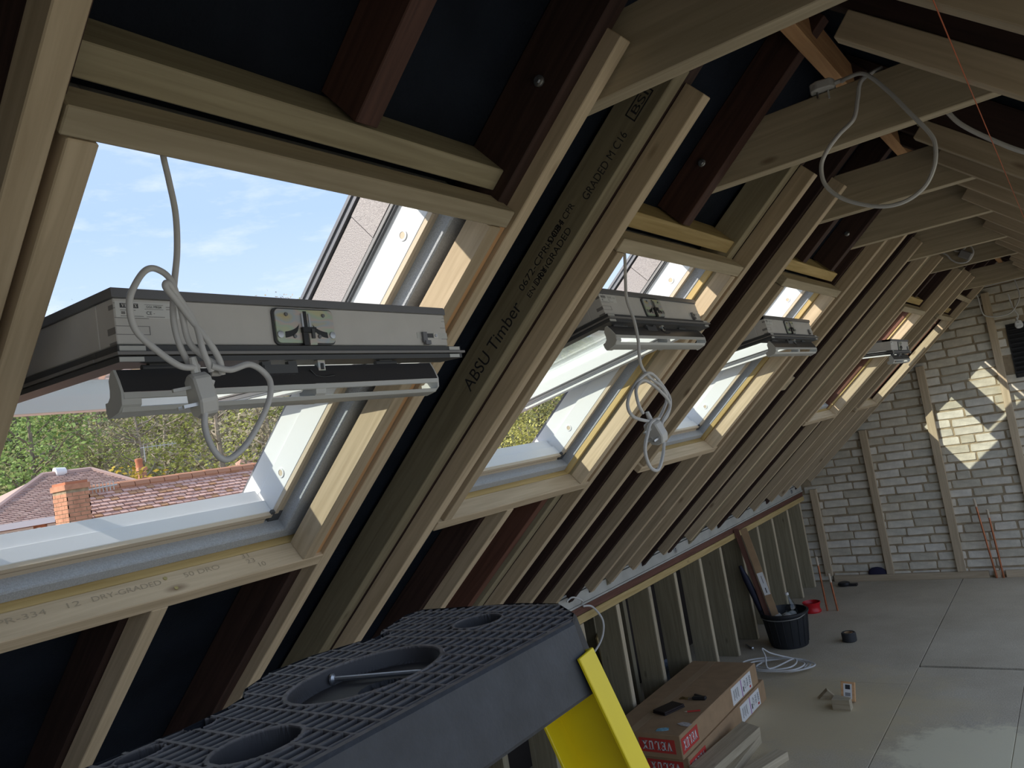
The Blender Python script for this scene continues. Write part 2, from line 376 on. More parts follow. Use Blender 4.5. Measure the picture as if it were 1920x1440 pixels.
# treated boards bolted beside some of the old rafters
for yr in (1.664, 2.56, 4.145, 5.35, 6.74):
    rtimber('sister_board', -1.3, 1.28, yr - .099, yr - .053, .05, .146, TREAT, CL)
# pale battens doubling the rafter right of each opening
for yr in (3.80, 6.23):
    pass
# rafters that the openings cut through
CUT = [(.86, 0), (2.072, 1), (3.235, 2), (3.668, 2), (5.868, 3), (7.5, 4)]
for yr, w in CUT:
    rtimber('furring_strip', SLO + rng.uniform(-.02, .02), -.105, yr - .036, yr, 0, .055, PINE, CL)
    rtimber('rafter', -1.5, -.12, yr - .052, yr - .006, .056, .156, OLD, CL)
    rtimber('rafter', .955, 1.56, yr - .03, yr + .016, .056, .156, OLD2 if w < 2 else OLD, CL)
rtimber('rafter', -1.5, -.12, 2.425 - .03, 2.425 + .012, .06, .156, OLDR, CL)
for i, (s, y) in enumerate(((.35, 2.62), (.1, 2.62), (.62, 3.99), (.25, 4.34))):
    rtimber('nogging', s, s + .09, y - .07 if i < 2 else y - .1, y + .02, .03, .07, PINE2, CL)
rtimber('nogging', 1.06, 1.098, 7.05, 7.89, 0, .055, PINE2, CL)
# bolt heads on the old rafters
for y, s, d in ((1.214, 1.122, .085), (2.04, 1.116, .11), (3.64, 1.12, .1)):
    b = MB(); b.lathe([(.011, 0), (.011, .004), (.008, .006)], ZINC, R(s, y - .001, d), (S3, N3, -Y3), 10)
    b.lathe([(.006, .006), (.006, .011)], ZINC, R(s, y - .001, d), (S3, N3, -Y3), 6)
    b.build('bolt', CL)
# stamped lettering on the sister board between the first two windows
b = MB()
for txt, s, h, w in (('ABSU Timber', .365, .034, .27), ('0672-CPR-0084', .665, .017, .2), ('DRY GRADED', .70, .017, .16), ('15 4081 CPR', .79, .016, .12), ('EN 14081-1', .665, .014, .11), ('GRADED M C16', .935, .020, .17)):
    dd = .074 if txt in ('ABSU Timber', 'GRADED M C16') else (.096 if 'CPR' in txt else .068)
    add_text(b, txt, R(s, 1.5645, dd), S3, N3, h, INK, w)
for q in ((0, 0, .075, .003), (0, .027, .075, .003), (0, 0, .003, .03), (.072, 0, .003, .03)):
    b.rbox(1.135 + q[0], 1.135 + q[0] + q[2], 1.5643, 1.5647, .076 + q[1], .076 + q[1] + q[3], INK)
add_text(b, 'BSI', R(1.145, 1.5645, .082), S3, N3, .018, INK, .055)
b.build('stamped_lettering', CL)

# right-hand slope
for yr in (-.01, .403, .86, 1.283, 1.664, 2.56, 2.885, 3.235, 3.668, 4.145, 4.565, 4.96, 5.35, 5.868, 6.31, 6.74, 7.04, 7.5, 7.93):
    rtimber('furring_strip', .71, SHI + rng.uniform(-.01, .015), yr - .036, yr, 0, .055, PINE, CR, True)
    rtimber('rafter', .71, 1.56, yr - .03, yr + .016, .056, .156, OLD, CR, True)
rtimber('sister_board', .71, 1.3, 2.6, 2.645, .05, .146, TREAT, CR, True)

# ridge board and collar ties
tag(timber('ridge_board', (XR, (YB0 + YW) / 2, 2.785), (V((1, 0, 0)), Y3, V((0, 0, 1))), (.036, YW - YB0 - .01, .10), ORNG),
    'long orange ridge board running along the top of the roof', 'beam')
TIE = [(1.292, 'nearest collar tie, wide pale beam crossing the top of the picture'),
       (2.10, 'second collar tie, with a white cable and plug lying over it'),
       (2.95, 'third collar tie from the camera, seen through the hanging cable loop'),
       (3.70, 'fourth collar tie from the camera, with a long crack in its face'),
       (4.58, 'fifth collar tie from the camera, plain pale beam'),
       (5.40, 'sixth collar tie, with a small coil of cable hung on its face'),
       (7.10, 'last collar tie before the white brick gable')]
def xl(z, d): return (ct * z - (K + d)) / st
for y, lab in TIE:
    z0, z1 = 2.49, 2.635; poly = []
    cx, cz = XR, 2.56
    for z in (z0, z1):
        poly.append((xl(z, .135) - cx, z - cz))
    l0, l1 = poly
    P = [l0, (-l0[0], l0[1]), (-l1[0], l1[1]), l1]
    b = MB(); b.prism(P, (0, -.0225, 0), (1, 0, 0), (0, 0, 1), (0, .045, 0), PINE2)
    o = b.build('collar_tie', None, Matrix.Translation(V((cx, y + .0225, cz))), .0018)
    tag(o, lab, 'beam', 'collar ties under the ridge')

# ================================================================== WINDOWS
def rmb(b, s0, s1, y0, y1, d0, d1, m): b.rbox(s0, s1, y0, y1, d0, d1, m)
FI = .33; FS0, FS1 = -.017, .812
PV_S, PV_D = .39, .20
def make_window(n, c, alpha, detail):
    w = empty('window_%d' % n, R(SB, c, .06), kind='structure')
    W_LAB = ['large open roof window in the foreground looking out to houses and trees', 'second open roof window with a looped white cable hanging before it',
             'third open roof window, left of the plain run of rafters', 'fourth open roof window, small in the distance', 'last roof window, right beside the white brick gable']
    tag(w, W_LAB[n - 1], 'window')
    yl, yr = c - .367, c + .367
    # softwood lining
    rtimber('lining_board', SB + .005, .858, yl - .036, yl, 0, .06, PINE, w)
    rtimber('lining_board', SB + .005, .858, yr, yr + .034, 0, .06, PINE, w)
    rtimber('sill_board', -.104, -.07, c - .425, c + .43, 0, .06, PINE, w)
    rtimber('header_board', .86, .896, c - .412, c + .415, 0, .06, PINE2, w)
    rtimber('trimmer', .906, .95, c - .40, c + .40, .06, .156, TREATY if n > 1 else TREAT, w)
    rtimber('trimmer', -.118, -.072, c - .41, c + .41, .0605, .156, TREATY, w)
    if n < 4: rtimber('packing_strip', -.10, .86, yr + .036, yr + .059, .010, .06, ORNG, w)
    if n in (2, 3, 4): rtimber('packing_strip', SB, .86, yr - .012, yr + .03, .061, .155, TREATY, w)
    if n >= 4: rtimber('packing_strip', SB, .86, yr - .018, yr - .003, .075, .13, OLDR, w)
    # foam collar, four strips
    for a in ((-.045, .83, c + .353, c + .40, .080, .12), (-.045, .83, c - .40, c - .353, .080, .12), (-.072, -.042, c - .40, c + .40, .080, .12), (.828, .86, c - .40, c + .40, .080, .12)):
        b = MB(); b.rbox(*a, FOAM); b.build('foam_collar', w, bevel=.003)
    # frame: two stiles, two rails, each with its stepped inner face
    fr = MB()
    for sg in (-1, 1):
        ya, yb = sorted((c + sg * FI, c + sg * .385)); fr.rbox(FS0 - .05, FS1 + .05, ya, yb, .122, .185, WHITE)
        ya, yb = sorted((c + sg * (FI + .006), c + sg * .385)); fr.rbox(FS0 - .05, FS1 + .05, ya, yb, .185, .238, WHITE)
    fr.rbox(FS0 - .056, FS0, c - FI, c + FI, .122, .160, WHITE); fr.rbox(FS0 - .056, FS0 - .006, c - FI, c + FI, .160, .200, WHITE)
    fr.rbox(FS1, FS1 + .05, c - FI, c + FI, .122, .238, WHITE)
    fo = fr.build('frame', w, bevel=.0015)
    # grooved beige edge facing the room
    eb = MB()
    for sg in (-1, 1):
        ya, yb = sorted((c + sg * (FI + .001), c + sg * (FI + .011))); eb.rbox(FS0, FS1, ya, yb, .112, .122, BEIGE)
        ya, yb = sorted((c + sg * (FI + .014), c + sg * (FI + .024))); eb.rbox(FS0 + .004, FS1, ya, yb, .114, .122, BEIGE)
    eb.rbox(FS0 - .011, FS0 - .001, c - FI, c + FI - .004, .112, .122, BEIGE); eb.rbox(FS0 - .026, FS0 - .014, c - FI - .01, c + FI - .02, .112, .122, BEIGE)
    eb.build('edge_strip', fo)
    bc = MB(); bc.rbox(FS0 - .026, FS0 + .006, c + FI - .008, c + FI + .022, .1125, .1215, DGREY); bc.build('corner_bracket', fo)
    # screw caps
    for s in (.08, .735):
        for sg in (-1, 1):
            b = MB(); ax = (S3, N3, Y3 * -sg)
            b.lathe([(.0115, 0), (.0115, .002), (.0075, .0022), (.0075, .001)], WHITE, R(s, c + sg * FI, .152), ax, 18, True, False)
            b.lathe([(.0072, .0), (.0072, .0014)], BEIGE, R(s, c + sg * FI, .152), ax, 16); b.build('screw_cap', fo)
    # upper cladding with seals
    cl = MB()
    for sg in (-1, 1):
        f = lambda a, z: sorted((c + sg * a, c + sg * z))
        cl.rbox(.40, FS1, *f(.328, .345), .203, .208, DGREY); cl.rbox(.40, FS1, *f(.325, .345), .208, .215, MGREY); cl.rbox(.40, FS1, *f(.328, .345), .215, .219, DGREY)
        cl.rbox(.40, .685, *f(.3275, .345), .219, .300, CLADT); cl.rbox(.687, FS1, *f(.3262, .345), .219, .300, CLADT)
        cl.rbox(.39, FS1 + .05, *f(.333, .40), .300, .306, DGREY); cl.rbox(.385, FS1 + .06, *f(.322, .42), .306, .318, CLAD); cl.rbox(.385, FS1 + .06, *f(.318, .40), .318, .326, CLAD)
        cl.rbox(FS0 - .07, .40, *f(.345, .42), .238, .25, CLAD)
        for s in (.79, .475):
            cl.lathe([(.0075, 0), (.0075, .003), (.005, .0042)], ZINC, R(s, c + sg * .3265, .268), (S3, N3, Y3 * -sg), 12)
    cl.rbox(FS1 + .005, FS1 + .07, c - .42, c + .42, .24, .32, CLAD)
    cl.build('cladding', fo)
    # ---- sash, swung about its middle pivots
    a = math.radians(alpha); U = V((math.cos(a), 0, math.sin(a))); Vn = V((-math.sin(a), 0, math.cos(a)))
    P0 = R(PV_S, c, PV_D); H = .375; HW = .318; HF = .46; RW = .045
    shut = n == 5
    if shut: H, HF, RW, P0 = .395, .40, .03, R(PV_S, c, .195)
    Ms = axmat(P0, U, Y3, Vn)
    sb = MB(); z0, z1 = -.046, .014
    def add(b, u0, u1, y0, y1, v0, v1, m): b.bb((u0, y0, v0), (u1, y1, v1), m)
    add(sb, H - RW, H, -HW, HW, z0, z1, SASH); add(sb, -HF, -HF + RW, -HW, HW, z0, z1, WHITE)
    for sg in (-1, 1):
        ya, yb = sorted((sg * HW, sg * (HW - (.012 if shut else .048)))); add(sb, -HF + RW, H - RW, ya, yb, z0, z1, SASH if sg < 0 else WHITE)
    so_ = sb.build('sash', w, Ms, .0012)
    cp = MB()
    add(cp, H - RW - .004, H + .006, -HW - .004, HW - .006, z1, z1 + .012, CLAD); add(cp, -HF - .004, -HF + RW + .004, -HW - .004, HW + .004, z1, z1 + .012, CLAD)
    for sg in (-1, 1):
        ya, yb = sorted((sg * (HW + .004), sg * (HW - (.012 if shut else .05)))); add(cp, -HF, H, ya, yb, z1, z1 + .012, CLAD)
    cp.build('weather_cap', so_, Ms)
    gl = MB(); add(gl, -HF + RW - .005, H - RW + .005, -HW + (.008 if shut else .044), HW - (.008 if shut else .044), -.012, -.008, GLASS); gl.build('glass_pane', so_, Ms)
    gl = MB(); add(gl, -HF + RW - .005, H - RW + .005, -HW + (.008 if shut else .044), HW - (.008 if shut else .044), .006, .010, GLASS); gl.build('glass_pane', so_, Ms)
    if shut:
        pp = MB(); add(pp, -.005, .20, -.19, .195, .0102, .011, CARDW); pp.build('paper_sticker', so_, Ms)
        return w
    # finger joints: end grain blocks and thin joint lines at the near corner
    if detail:
        fj = MB()
        for v0, v1, u0 in ((-.0005, .0055, .012), (-.032, -.0235, .020), (-.0455, -.042, .018)):
            add(fj, H - u0, H - .0005, -HW - .0006, -HW, v0, v1, MGREY)
        for v, l in ((.0005, .028), (-.012, .045), (-.0225, .045), (-.0335, .045), (.007, .02)):
            add(fj, H, H + .0004, -HW, -HW + l, v, v + .0008, MGREY); add(fj, H, H + .0004, HW - l * .35, HW, v, v + .0008, MGREY)
        add(fj, H, H + .0004, -HW + .044, -HW + .045, -.0335, -.0225, MGREY); add(fj, H, H + .0004, -HW + .024, -HW + .025, .0, .013, MGREY)
        fj.build('finger_joint', so_, Ms)
    # three-rib rubber seal round the room edge
    gk = MB(); gl0 = z0 - .002
    for k, (dv0, dv1, ov, m) in enumerate(((0, -.008, .006, DGREY), (-.009, -.013, .012, MGREY), (-.0145, -.022, .007, DGREY))):
        add(gk, H - .05, H + ov, -HW - ov * .6, HW + .022 + ov, gl0 + dv1, gl0 + dv0, m)
        for sg in (-1, 1):
            ya, yb = sorted((sg * (HW + ov * .7), sg * (HW - .03))); add(gk, -HF, H - .05, ya, yb, gl0 + dv1, gl0 + dv0, m if sg < 0 else WHITE)
    for ya, yb in ((-HW - .002, -HW + .032), (HW - .006, HW + .024)):
        add(gk, H + .0055, H + .0075, ya, yb, gl0 - .0075, gl0 - .001, BARW); add(gk, H + .0065, H + .0085, ya - .002, yb - .004, gl0 - .0215, gl0 - .0155, BARW)
    gk.build('seal', so_, Ms)
    # data plate
    dp = MB(); y0, y1 = -.316, -.230; fx = H + .0006
    add(dp, H, fx, y0, y1, -.011, .010, PLATE)
    add(dp, fx, fx + .0003, y0 + .006, y0 + .030, .0015, .0075, DGREY)
    if detail:
        slab_word(dp, V((fx + .0006, y0 + .0075, .0026)), V((0, 1, 0)), V((0, 0, 1)), .021, .004, CARDW)
        add_text(dp, 'GGL MK04', V((fx + .0004, y0 + .0405, .0025)), V((0, 1, 0)), V((0, 0, 1)), .003, DGREY, .021)
        add_text(dp, 'CE -', V((fx + .0004, y0 + .040, -.0065)), V((0, 1, 0)), V((0, 0, 1)), .0045, DGREY)
        for yy, zz, ln in ((.006, -.0018, .02), (.006, -.0095, .03), (.040, -.0098, .025), (.068, .004, .014), (.068, .001, .012)):
            add(dp, fx, fx + .0003, y0 + yy, y0 + yy + ln, zz, zz + .0008, MGREY)
        add(dp, fx, fx + .0003, y0 + .0385, y0 + .064, .0005, .001, MGREY); add(dp, fx, fx + .0003, y0 + .0385, y0 + .064, .0065, .007, MGREY)
        add(dp, fx, fx + .0003, y0 + .007, y0 + .012, -.0068, -.0032, MGREY)
    dp.build('data_plate', so_, Ms)
    # lock plate
    lp = MB(); yc = -.023; X0 = H
    def rrect(hw, hh, r, nseg=5):
        res = []
        for cx, cy, a0 in ((hw - r, hh - r, 0), (-hw + r, hh - r, 90), (-hw + r, -hh + r, 180), (hw - r, -hh + r, 270)):
            for k in range(nseg + 1):
                an = math.radians(a0 + 90 * k / nseg); res.append((cx + r * math.cos(an), cy + r * math.sin(an)))
        return res
    yv, zv = V((0, 1, 0)), V((0, 0, 1)); zc = -.0175
    lp.prism(rrect(.0585, .0285, .008), (X0, yc, zc), yv, zv, (.004, 0, 0), DGREY)
    lp.prism(rrect(.056, .0262, .007), (X0 + .004, yc, zc), yv, zv, (.003, 0, 0), IRID)
    fx = X0 + .0072
    for sg in (-1, 1):
        outer, inner = [], []
        for k in range(9):
            t = k / 8; an = math.radians(8 + 62 * t)
            outer.append((sg * (.046 - .034 * math.sin(an) * 1.05 + .0), -.009 + .020 * (1 - math.cos(an)) + .0))
            inner.append((sg * (.046 - .031 * math.sin(an)), -.0185 + .017 * (1 - math.cos(an))))
        for k in range(8):
            q = [outer[k], outer[k + 1], inner[k + 1], inner[k]]
            lp.add([V((fx, yc + p[0], zc + p[1])) for p in q], [(0, 1, 2, 3)], BLK)
        for yy, zz in ((.036, .018), (.024, -.016)): lp.lathe([(.0032, 0), (.0028, .002)], CLAD, (fx, yc + sg * yy, zc + zz), (yv, zv, V((1, 0, 0))), 10)
        lp.lathe([(.0055, 0), (.0055, .003), (.003, .0032)], ZINC, (fx - .001, yc + sg * .0505, zc - .0135), (yv, zv, V((1, 0, 0))), 12)
    add(lp, fx - .0005, fx + .0006, yc - .0032, yc + .0028, zc - .002, zc + .024, BLK)
    for q in (-.0085, .0055): add(lp, fx - .0005, fx + .002, yc + q, yc + q + .003, zc - .004, zc + .020, ZINC)
    add(lp, fx - .001, fx + .006, yc - .011, yc + .015, zc - .010, zc - .002, BLK); add(lp, fx - .001, fx + .004, yc - .010, yc - .001, zc - .030, zc - .009, BLK)
    add(lp, fx + .001, fx + .0045, yc + .001, yc + .0145, zc - .030, zc - .012, IRID); add(lp, fx + .0045, fx + .0075, yc + .0045, yc + .010, zc - .020, zc - .005, DGREY)
    lp.build('lock_plate', so_, Ms)
    # barrel bolt at the far end of the rail
    bbm = MB(); add(bbm, H, H + .001, .235, .318, -.0325, -.0215, BARW); add(bbm, H + .0008, H + .0014, .252, .278, -.031, -.023, DGREY)
    add(bbm, H + .001, H + .006, .246, .2565, -.040, -.021, CLAD); add(bbm, H + .001, H + .008, .249, .263, -.0445, -.037, CLAD); add(bbm, H + .001, H + .0022, .279, .290, -.032, -.022, CARDW)
    bbm.lathe([(.0032, 0), (.0028, .0016)], ZINC, (H + .002, .2845, -.027), (yv, zv, V((1, 0, 0))), 10)
    bbm.build('barrel_bolt', so_, Ms)
    # control bar: dark plate over a hollow curved grip between end cheeks
    cb = MB(); yA, yB = -.325, .268
    cheek = [(.0, .0), (.006, .001), (.013, -.012), (.0185, -.026), (.017, -.040), (.008, -.0475), (-.012, -.052), (-.016, -.0515), (-.019, -.044), (-.019, -.034), (-.013, -.0335), (-.0075, -.0285), (-.006, -.021), (-.0065, -.010)]
    zt = z0 - .033; xb = H - .012; cheek = [(x * 1.12, y * 1.12) for x, y in cheek]
    # cheeks, in the (u,v) plane; the concave side is away from the room
    for yy in (yA, yB - .0035): cb.prism(cheek, (xb, yy, zt), V((1, 0, 0)), V((0, 0, 1)), (0, .0035, 0), BARW)
    pl = [(.002, -.0005), (.006, .001), (.013, -.012), (.0185, -.026), (.0145, -.026), (.010, -.013)]
    pl = [(x * 1.12, y * 1.12) for x, y in pl]; cb.prism(pl, (xb + .0006, yA + .004, zt), V((1, 0, 0)), V((0, 0, 1)), (0, yB - yA - .008, 0), BARD)
    lip = [(.0185, -.0265), (.0188, -.033), (.0168, -.034), (.0155, -.0265)]
    lip = [(x * 1.12, y * 1.12) for x, y in lip]; cb.prism(lip, (xb + .0004, yA + .003, zt), V((1, 0, 0)), V((0, 0, 1)), (0, yB - yA - .006, 0), BARW)
    grip = [(.010, -.0415), (.014, -.0425), (.010, -.0475), (-.010, -.0515), (-.016, -.0495), (-.016, -.0435), (-.008, -.0425), (.0, -.041)]
    grip = [(x * 1.12, y * 1.12) for x, y in grip]; cb.prism(grip, (xb, yA + .003, zt), V((1, 0, 0)), V((0, 0, 1)), (0, yB - yA - .006, 0), BARW)
    for yy in (-.02,):
        cb.prism(cheek, (xb, yy, zt), V((1, 0, 0)), V((0, 0, 1)), (0, .02, 0), BARW)
    for ya in (yA + .0035,): cb.prism([(p[0], p[1]) for p in cheek[3:8]] + [(.0, -.041), (.012, -.030)], (xb, ya, zt), V((1, 0, 0)), V((0, 0, 1)), (0, .022, 0), BARW)
    # hinges and catch above the plate
    for yy, ln in ((-.285, .08), (.13, .05)): cb.tube([(xb + .002, yy, zt + .004), (xb + .002, yy + ln, zt + .004)], .004, DGREY, 8); cb.bb((xb - .004, yy + .01, zt), (xb + .004, yy + ln - .01, zt + .012), DGREY)
    add(cb, xb + .003, xb + .012, -.003, .011, zt - .012, zt + .014, IRID); add(cb, xb + .011, xb + .0135, .002, .007, zt - .006, zt + .004, BLK)
    cb.tube([(xb + .014, -.022, zt - .006), (xb + .016, -.014, zt - .016), (xb + .018, .0, zt - .019), (xb + .018, .022, zt - .017)], .0016, BLK, 6)
    add(cb, xb + .005, xb + .0135, -.105, -.045, zt - .014, zt + .003, DGREY)
    for q in (-.107, -.060): add(cb, xb + .004, xb + .012, q, q + .015, zt - .002, zt + .008, DGREY)
    for k in range(5): add(cb, xb + .0138, xb + .0150, -.098 + k * .010, -.092 + k * .010, zt - .0165, zt - .0125, BLK)
    cb.build('control_bar', so_, Ms)
    return w
WIN = [make_window(i + 1, WC[i], WA[i], i < 3) for i in range(5)]
# faint factory print, pencil sums and screws on the first sill board
PRINT = plain('faint_print', (.36, .29, .20), .7)
b = MB()
for txt, y, d, h, wd_ in (('Z-CPR-334', .50, .034, .012, .13), ('12', .66, .034, .012, .03), ('DRY-GRADED', .71, .034, .012, .14), ('50 DRO', .90, .036, .012, .085), ('31', 1.045, .047, .012, .02), ('23', 1.05, .030, .012, .022), ('10', 1.07, .014, .012, .022)):
    add_text(b, txt, R(-.0695, y, d), Y3, N3, h, PRINT, wd_)
b.build('stamped_lettering', WIN[0])
for y, d in ((.862, .046), (.872, .016)):
    b = MB(); b.lathe([(.0045, 0), (.0042, .0012), (.001, .0006)], plain('screw_brass_%d' % int(d * 1000), (.40, .33, .15), .4, metal=.7), R(-.0698, y, d), (Y3, N3, S3), 10); b.build('screw', WIN[0])

# ================================================================== FLOOR
fb = MB(); fb.bb((-3.0, -3.2, -.08), (3.6, YW + .1, -.024), plain('joist_void', (.02, .017, .014), .9))
FL = tag(fb.build('floor'), kind='structure')
xs = [-3.0, -1.203, -.602, .0, .6, 1.2, 1.8, 2.4, 3.0, 3.6]  # sheets past the open right slope: added sunlit deck, bounces light inside
for i in range(9):
    if i == 0: ys = [-3.0, -1.9, .5, 2.9, 5.30, YW]
    else: ys = [-3.0, (-1.6, .8)[i % 2], (.83, 3.23)[i % 2], 5.648, YW]
    for j in range(len(ys) - 1):
        g0 = .019 if (i > 0 and abs(ys[j] - 5.648) < 1e-6) else .0015; g1 = .019 if (i > 0 and abs(ys[j + 1] - 5.648) < 1e-6) else .0015
        gx = .0035 if (i in (0, 1) and ys[j] > 5.5) else .0016
        b = MB(); b.bb((xs[i] + gx, ys[j] + g0, -.022), (xs[i + 1] - (.0035 if i == 0 else .0016), ys[j + 1] - g1, 0), FLOORM)
        b.build('floor_sheet', FL, bevel=.0012)

# ================================================================== GABLE WALL
def roof_d(x, z):
    xx = x if x < XR else 2 * XR - x
    return -st * xx + ct * z - K
gb = MB(); zt = (K + .157 + st * XR) / ct
pl = [(-3.1, -.3), (1.9, -.3), (1.9, .6), (2 * XR + 2.95, .75), (XR, zt), (-2.95, .75), (-3.1, .6)]
gb.prism(pl, (0, YW + .0055, 0), (1, 0, 0), (0, 0, 1), (0, .2, 0), MORTAR)
GW = tag(gb.build('wall_far'), kind='structure')
def brick_mesh(i, length):
    r = random.Random(100 + i); b = MB(); hx, hz = length / 2, .0335
    def J(): return r.uniform(-.005, .005)
    cc = .006
    # chipped outline of the face: 8 corners
    face = [(-hx + cc + J(), -hz + J() * .6), (hx - cc + J(), -hz + J() * .6), (hx + J() * .7, -hz + cc + J() * .5), (hx + J() * .7, hz - cc), (hx - cc * r.uniform(.8, 2.6), hz + J() * .6), (-hx + cc * r.uniform(.8, 2.4), hz + J() * .6), (-hx + J() * .7, hz - cc), (-hx + J() * .7, -hz + cc)]
    front = [(x * .985, 0 + r.uniform(-.0015, .0025), z * .93) for x, z in face]; ring = [(x, .006, z) for x, z in face]; back = [(x, .05, z) for x, z in face]
    n = 8; fs = [tuple(range(n))[::-1]] + [(i_, (i_ + 1) % n, n + (i_ + 1) % n, n + i_) for i_ in range(n)] + [(n + i_, n + (i_ + 1) % n, 2 * n + (i_ + 1) % n, 2 * n + i_) for i_ in range(n)]
    b.add(front + ring + back, fs, BRICKM[0])
    me = bpy.data.meshes.new('brick'); me.from_pydata([tuple(p) for p in b.v], [], b.f)
    me.materials.append(BRICKM[i % len(BRICKM)])
    bm = bmesh.new(); bm.from_mesh(me); bmesh.ops.recalc_face_normals(bm, faces=bm.faces[:]); bm.to_mesh(me); bm.free()
    return me
BL = [(.226, [brick_mesh(i, .226) for i in range(12)]), (.106, [brick_mesh(20 + i, .106) for i in range(6)]), (.165, [brick_mesh(30 + i, .165) for i in range(6)])]
single, rest = [], []
PITCH = .0799
for k in range(36):
    z = .005 + PITCH * (k + .5); x = -3.0 + (.06 if k % 2 else .18) + rng.uniform(-.025, .025)
    while x < 2.2:
        t = rng.random(); ln, ms = BL[0] if t < .86 else (BL[1] if t < .95 else BL[2])
        xc = x + ln / 2
        if roof_d(xc, z + .03) < .12 and roof_d(xc - ln / 2 if xc < XR else xc + ln / 2, z + .03) < .15 and not (-.47 < xc < -.08 and 1.70 < z < 2.21):
            (single if xc < -.28 and xc > -2.62 else rest).append((xc, z + rng.uniform(-.003, .003), rng.choice(ms), rng.uniform(-.012, .012)))
        x += ln + .0125 + rng.uniform(-.003, .004)
print('bricks', len(single), len(rest))
single.sort(key=lambda q: -abs(q[0] + 3)); 
for q in single[300:]: rest.append(q)
for xc, z, me, rot in single[:300]:
    put(bpy.data.objects.new('brick', me), Matrix.Translation(V((xc, YW + rng.uniform(-.003, .002), z))) @ Matrix.Rotation(rot, 4, 'Y'), GW)
b = MB()
for xc, z, me, rot in rest:
    b.add([V((v.co.x + xc, v.co.y + YW, v.co.z + z)) for v in me.vertices], [tuple(p.vertices) for p in me.polygons], me.materials[0])
tag(b.build('brickwork', GW), kind='stuff')
for xa, xb_ in ((-2.405, -2.34), (-1.835, -1.77), (-1.235, -1.167), (-.605, -.545), (.03, .095)):
    xm = xa if xa < XR else 2 * XR - xb_
    ztop = min((K + .0 + st * xm) / ct, 2.52) if xa > -2.3 else .93
    btimber('wall_batten', (xa, YW - .042, .062), (xb_, YW - .003, ztop), PINE, GW)
for xa, xb_ in ((-2.33, -.99), (-.95, -.9), (-.86, 1.4)):
    btimber('sole_batten', (xa, YW - .045, 0.0), (xb_, YW - .003, .06), PINE, GW)

bb_ = MB(); bb_.prism(pl, (0, YB0 - .12, 0), (1, 0, 0), (0, 0, 1), (0, .1, 0), MORTAR); tag(bb_.build('wall_back_blocker'), kind='structure')  # unseen end wall, added to cut the daylight coming from behind

# ================================================================== KNEE WALL (left)
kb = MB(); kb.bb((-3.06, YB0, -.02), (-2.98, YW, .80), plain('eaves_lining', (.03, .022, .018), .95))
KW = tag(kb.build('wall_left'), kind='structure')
for y in [3.705 - .41 * k for k in range(1, 10)] + [3.705, 4.12, 4.548, 4.94, 5.378, 5.777, 6.21, 6.64, 7.036, 7.487, 7.9]:
    btimber('stud', (-2.632, y - .042, 0.0), (-2.47, y, .832), TREAT, KW)
    if 4 < y < 5.2: btimber('stud', (-2.93, y - .25, 0.0), (-2.78, y - .205, .75), TREAT, KW)
for y in (3.705, 4.12, 4.548, 4.94, 5.378, 5.777, 6.21, 6.64, 7.036, 7.487, 7.9):
    btimber('stud_edge', (-2.4695, y - .040, 0.002), (-2.466, y - .002, .830), PINE2, KW, .0005)
btimber('head_plate', (-2.62, YB0, .833), (-2.465, YW - .06, .878), TREATY, KW)
btimber('packing_plate', (-2.60, YB0, .879), (-2.472, YW - .06, .919), OLDR, KW)

bm_ = MB()
bm_.bb((-2.62, .0, .920), (-2.476, YW - .02, .930), STEEL); bm_.bb((-2.556, .0, .930), (-2.546, YW - .02, 1.00), STEEL); bm_.bb((-2.62, .0, 1.0), (-2.49, YW - .02, 1.010), STEEL)
sbm = empty('steel_beam', (-2.55, 4, .92), 'grey steel beam along the low wall, carrying the rafter feet', 'beam')
bm_.build('beam_section', sbm)
b = MB(); b.bb((-2.546, .0, .9305), (-2.484, YW - .02, .995), STEEL); b.build('web_plate', sbm)
for y in (5.02, 7.75):
    b = MB(); b.lathe([(.022, 0), (.022, .004), (.012, .005), (.012, .012)], ZINC, (-2.4835, y, .965), (Y3, V((0, 0, 1)), V((1, 0, 0))), 14); b.build('washer_bolt', sbm)

# ================================================================== CABLES
def uk_plug(parent, c, fwd, side, name='plug', s=1.0):
    """moulded three-pin plug: body, cord grip and three flat pins"""
    c, fwd, side = V(c), V(fwd).normalized(), V(side); side = (side - fwd * side.dot(fwd)).normalized(); nrm = fwd.cross(side)
    b = MB()
    prof = [(-.020, -.018), (.010, -.024), (.026, -.017), (.030, 0), (.026, .017), (.010, .024), (-.020, .018), (-.026, .006), (-.026, -.006)]
    b.prism([(x * s, y * s) for x, y in prof], c - nrm * .011 * s, fwd, side, nrm * .022 * s, PLUG)
    o = b.build(name, parent, bevel=.0025 * s)
    g = MB(); g.tube([c - fwd * .026 * s, c - fwd * .036 * s, c - fwd * .046 * s], [.006 * s, .0055 * s, .0045 * s], PLUG, 8); g.build('cord_grip', o)
    for x, y, l in ((-.010, 0, .021), (.012, -.011, .017), (.012, .011, .017)):
        p = MB(); p.box(c + fwd * x * s + side * y * s + nrm * (.011 + l / 2) * s, (.0065 * s, .004 * s, l * s), BARW if l > .02 else ZINC, (side, fwd, nrm)); p.build('pin', o)
    return o
XC = -.872
def cp(pts, x0=XC, wob=0.0):
    return [V((x0 + (wob * math.sin(i * 1.7) if wob else 0), y, z)) for i, (y, z) in enumerate(pts)]
c1 = empty('power_cable', (XC, .54, 1.925), 'grey-white cable knotted with a plug, hanging in the foreground window', 'cable')
b = MB()
main = [(-.868, .543, 2.352), (-.872, .545, 2.316), (-.872, .548, 2.285), (-.872, .551, 2.24), (-.872, .546, 2.191), (-.872, .535, 2.143), (-.872, .529, 2.102), (-.872, .533, 2.069), (-.876, .547, 2.042)]
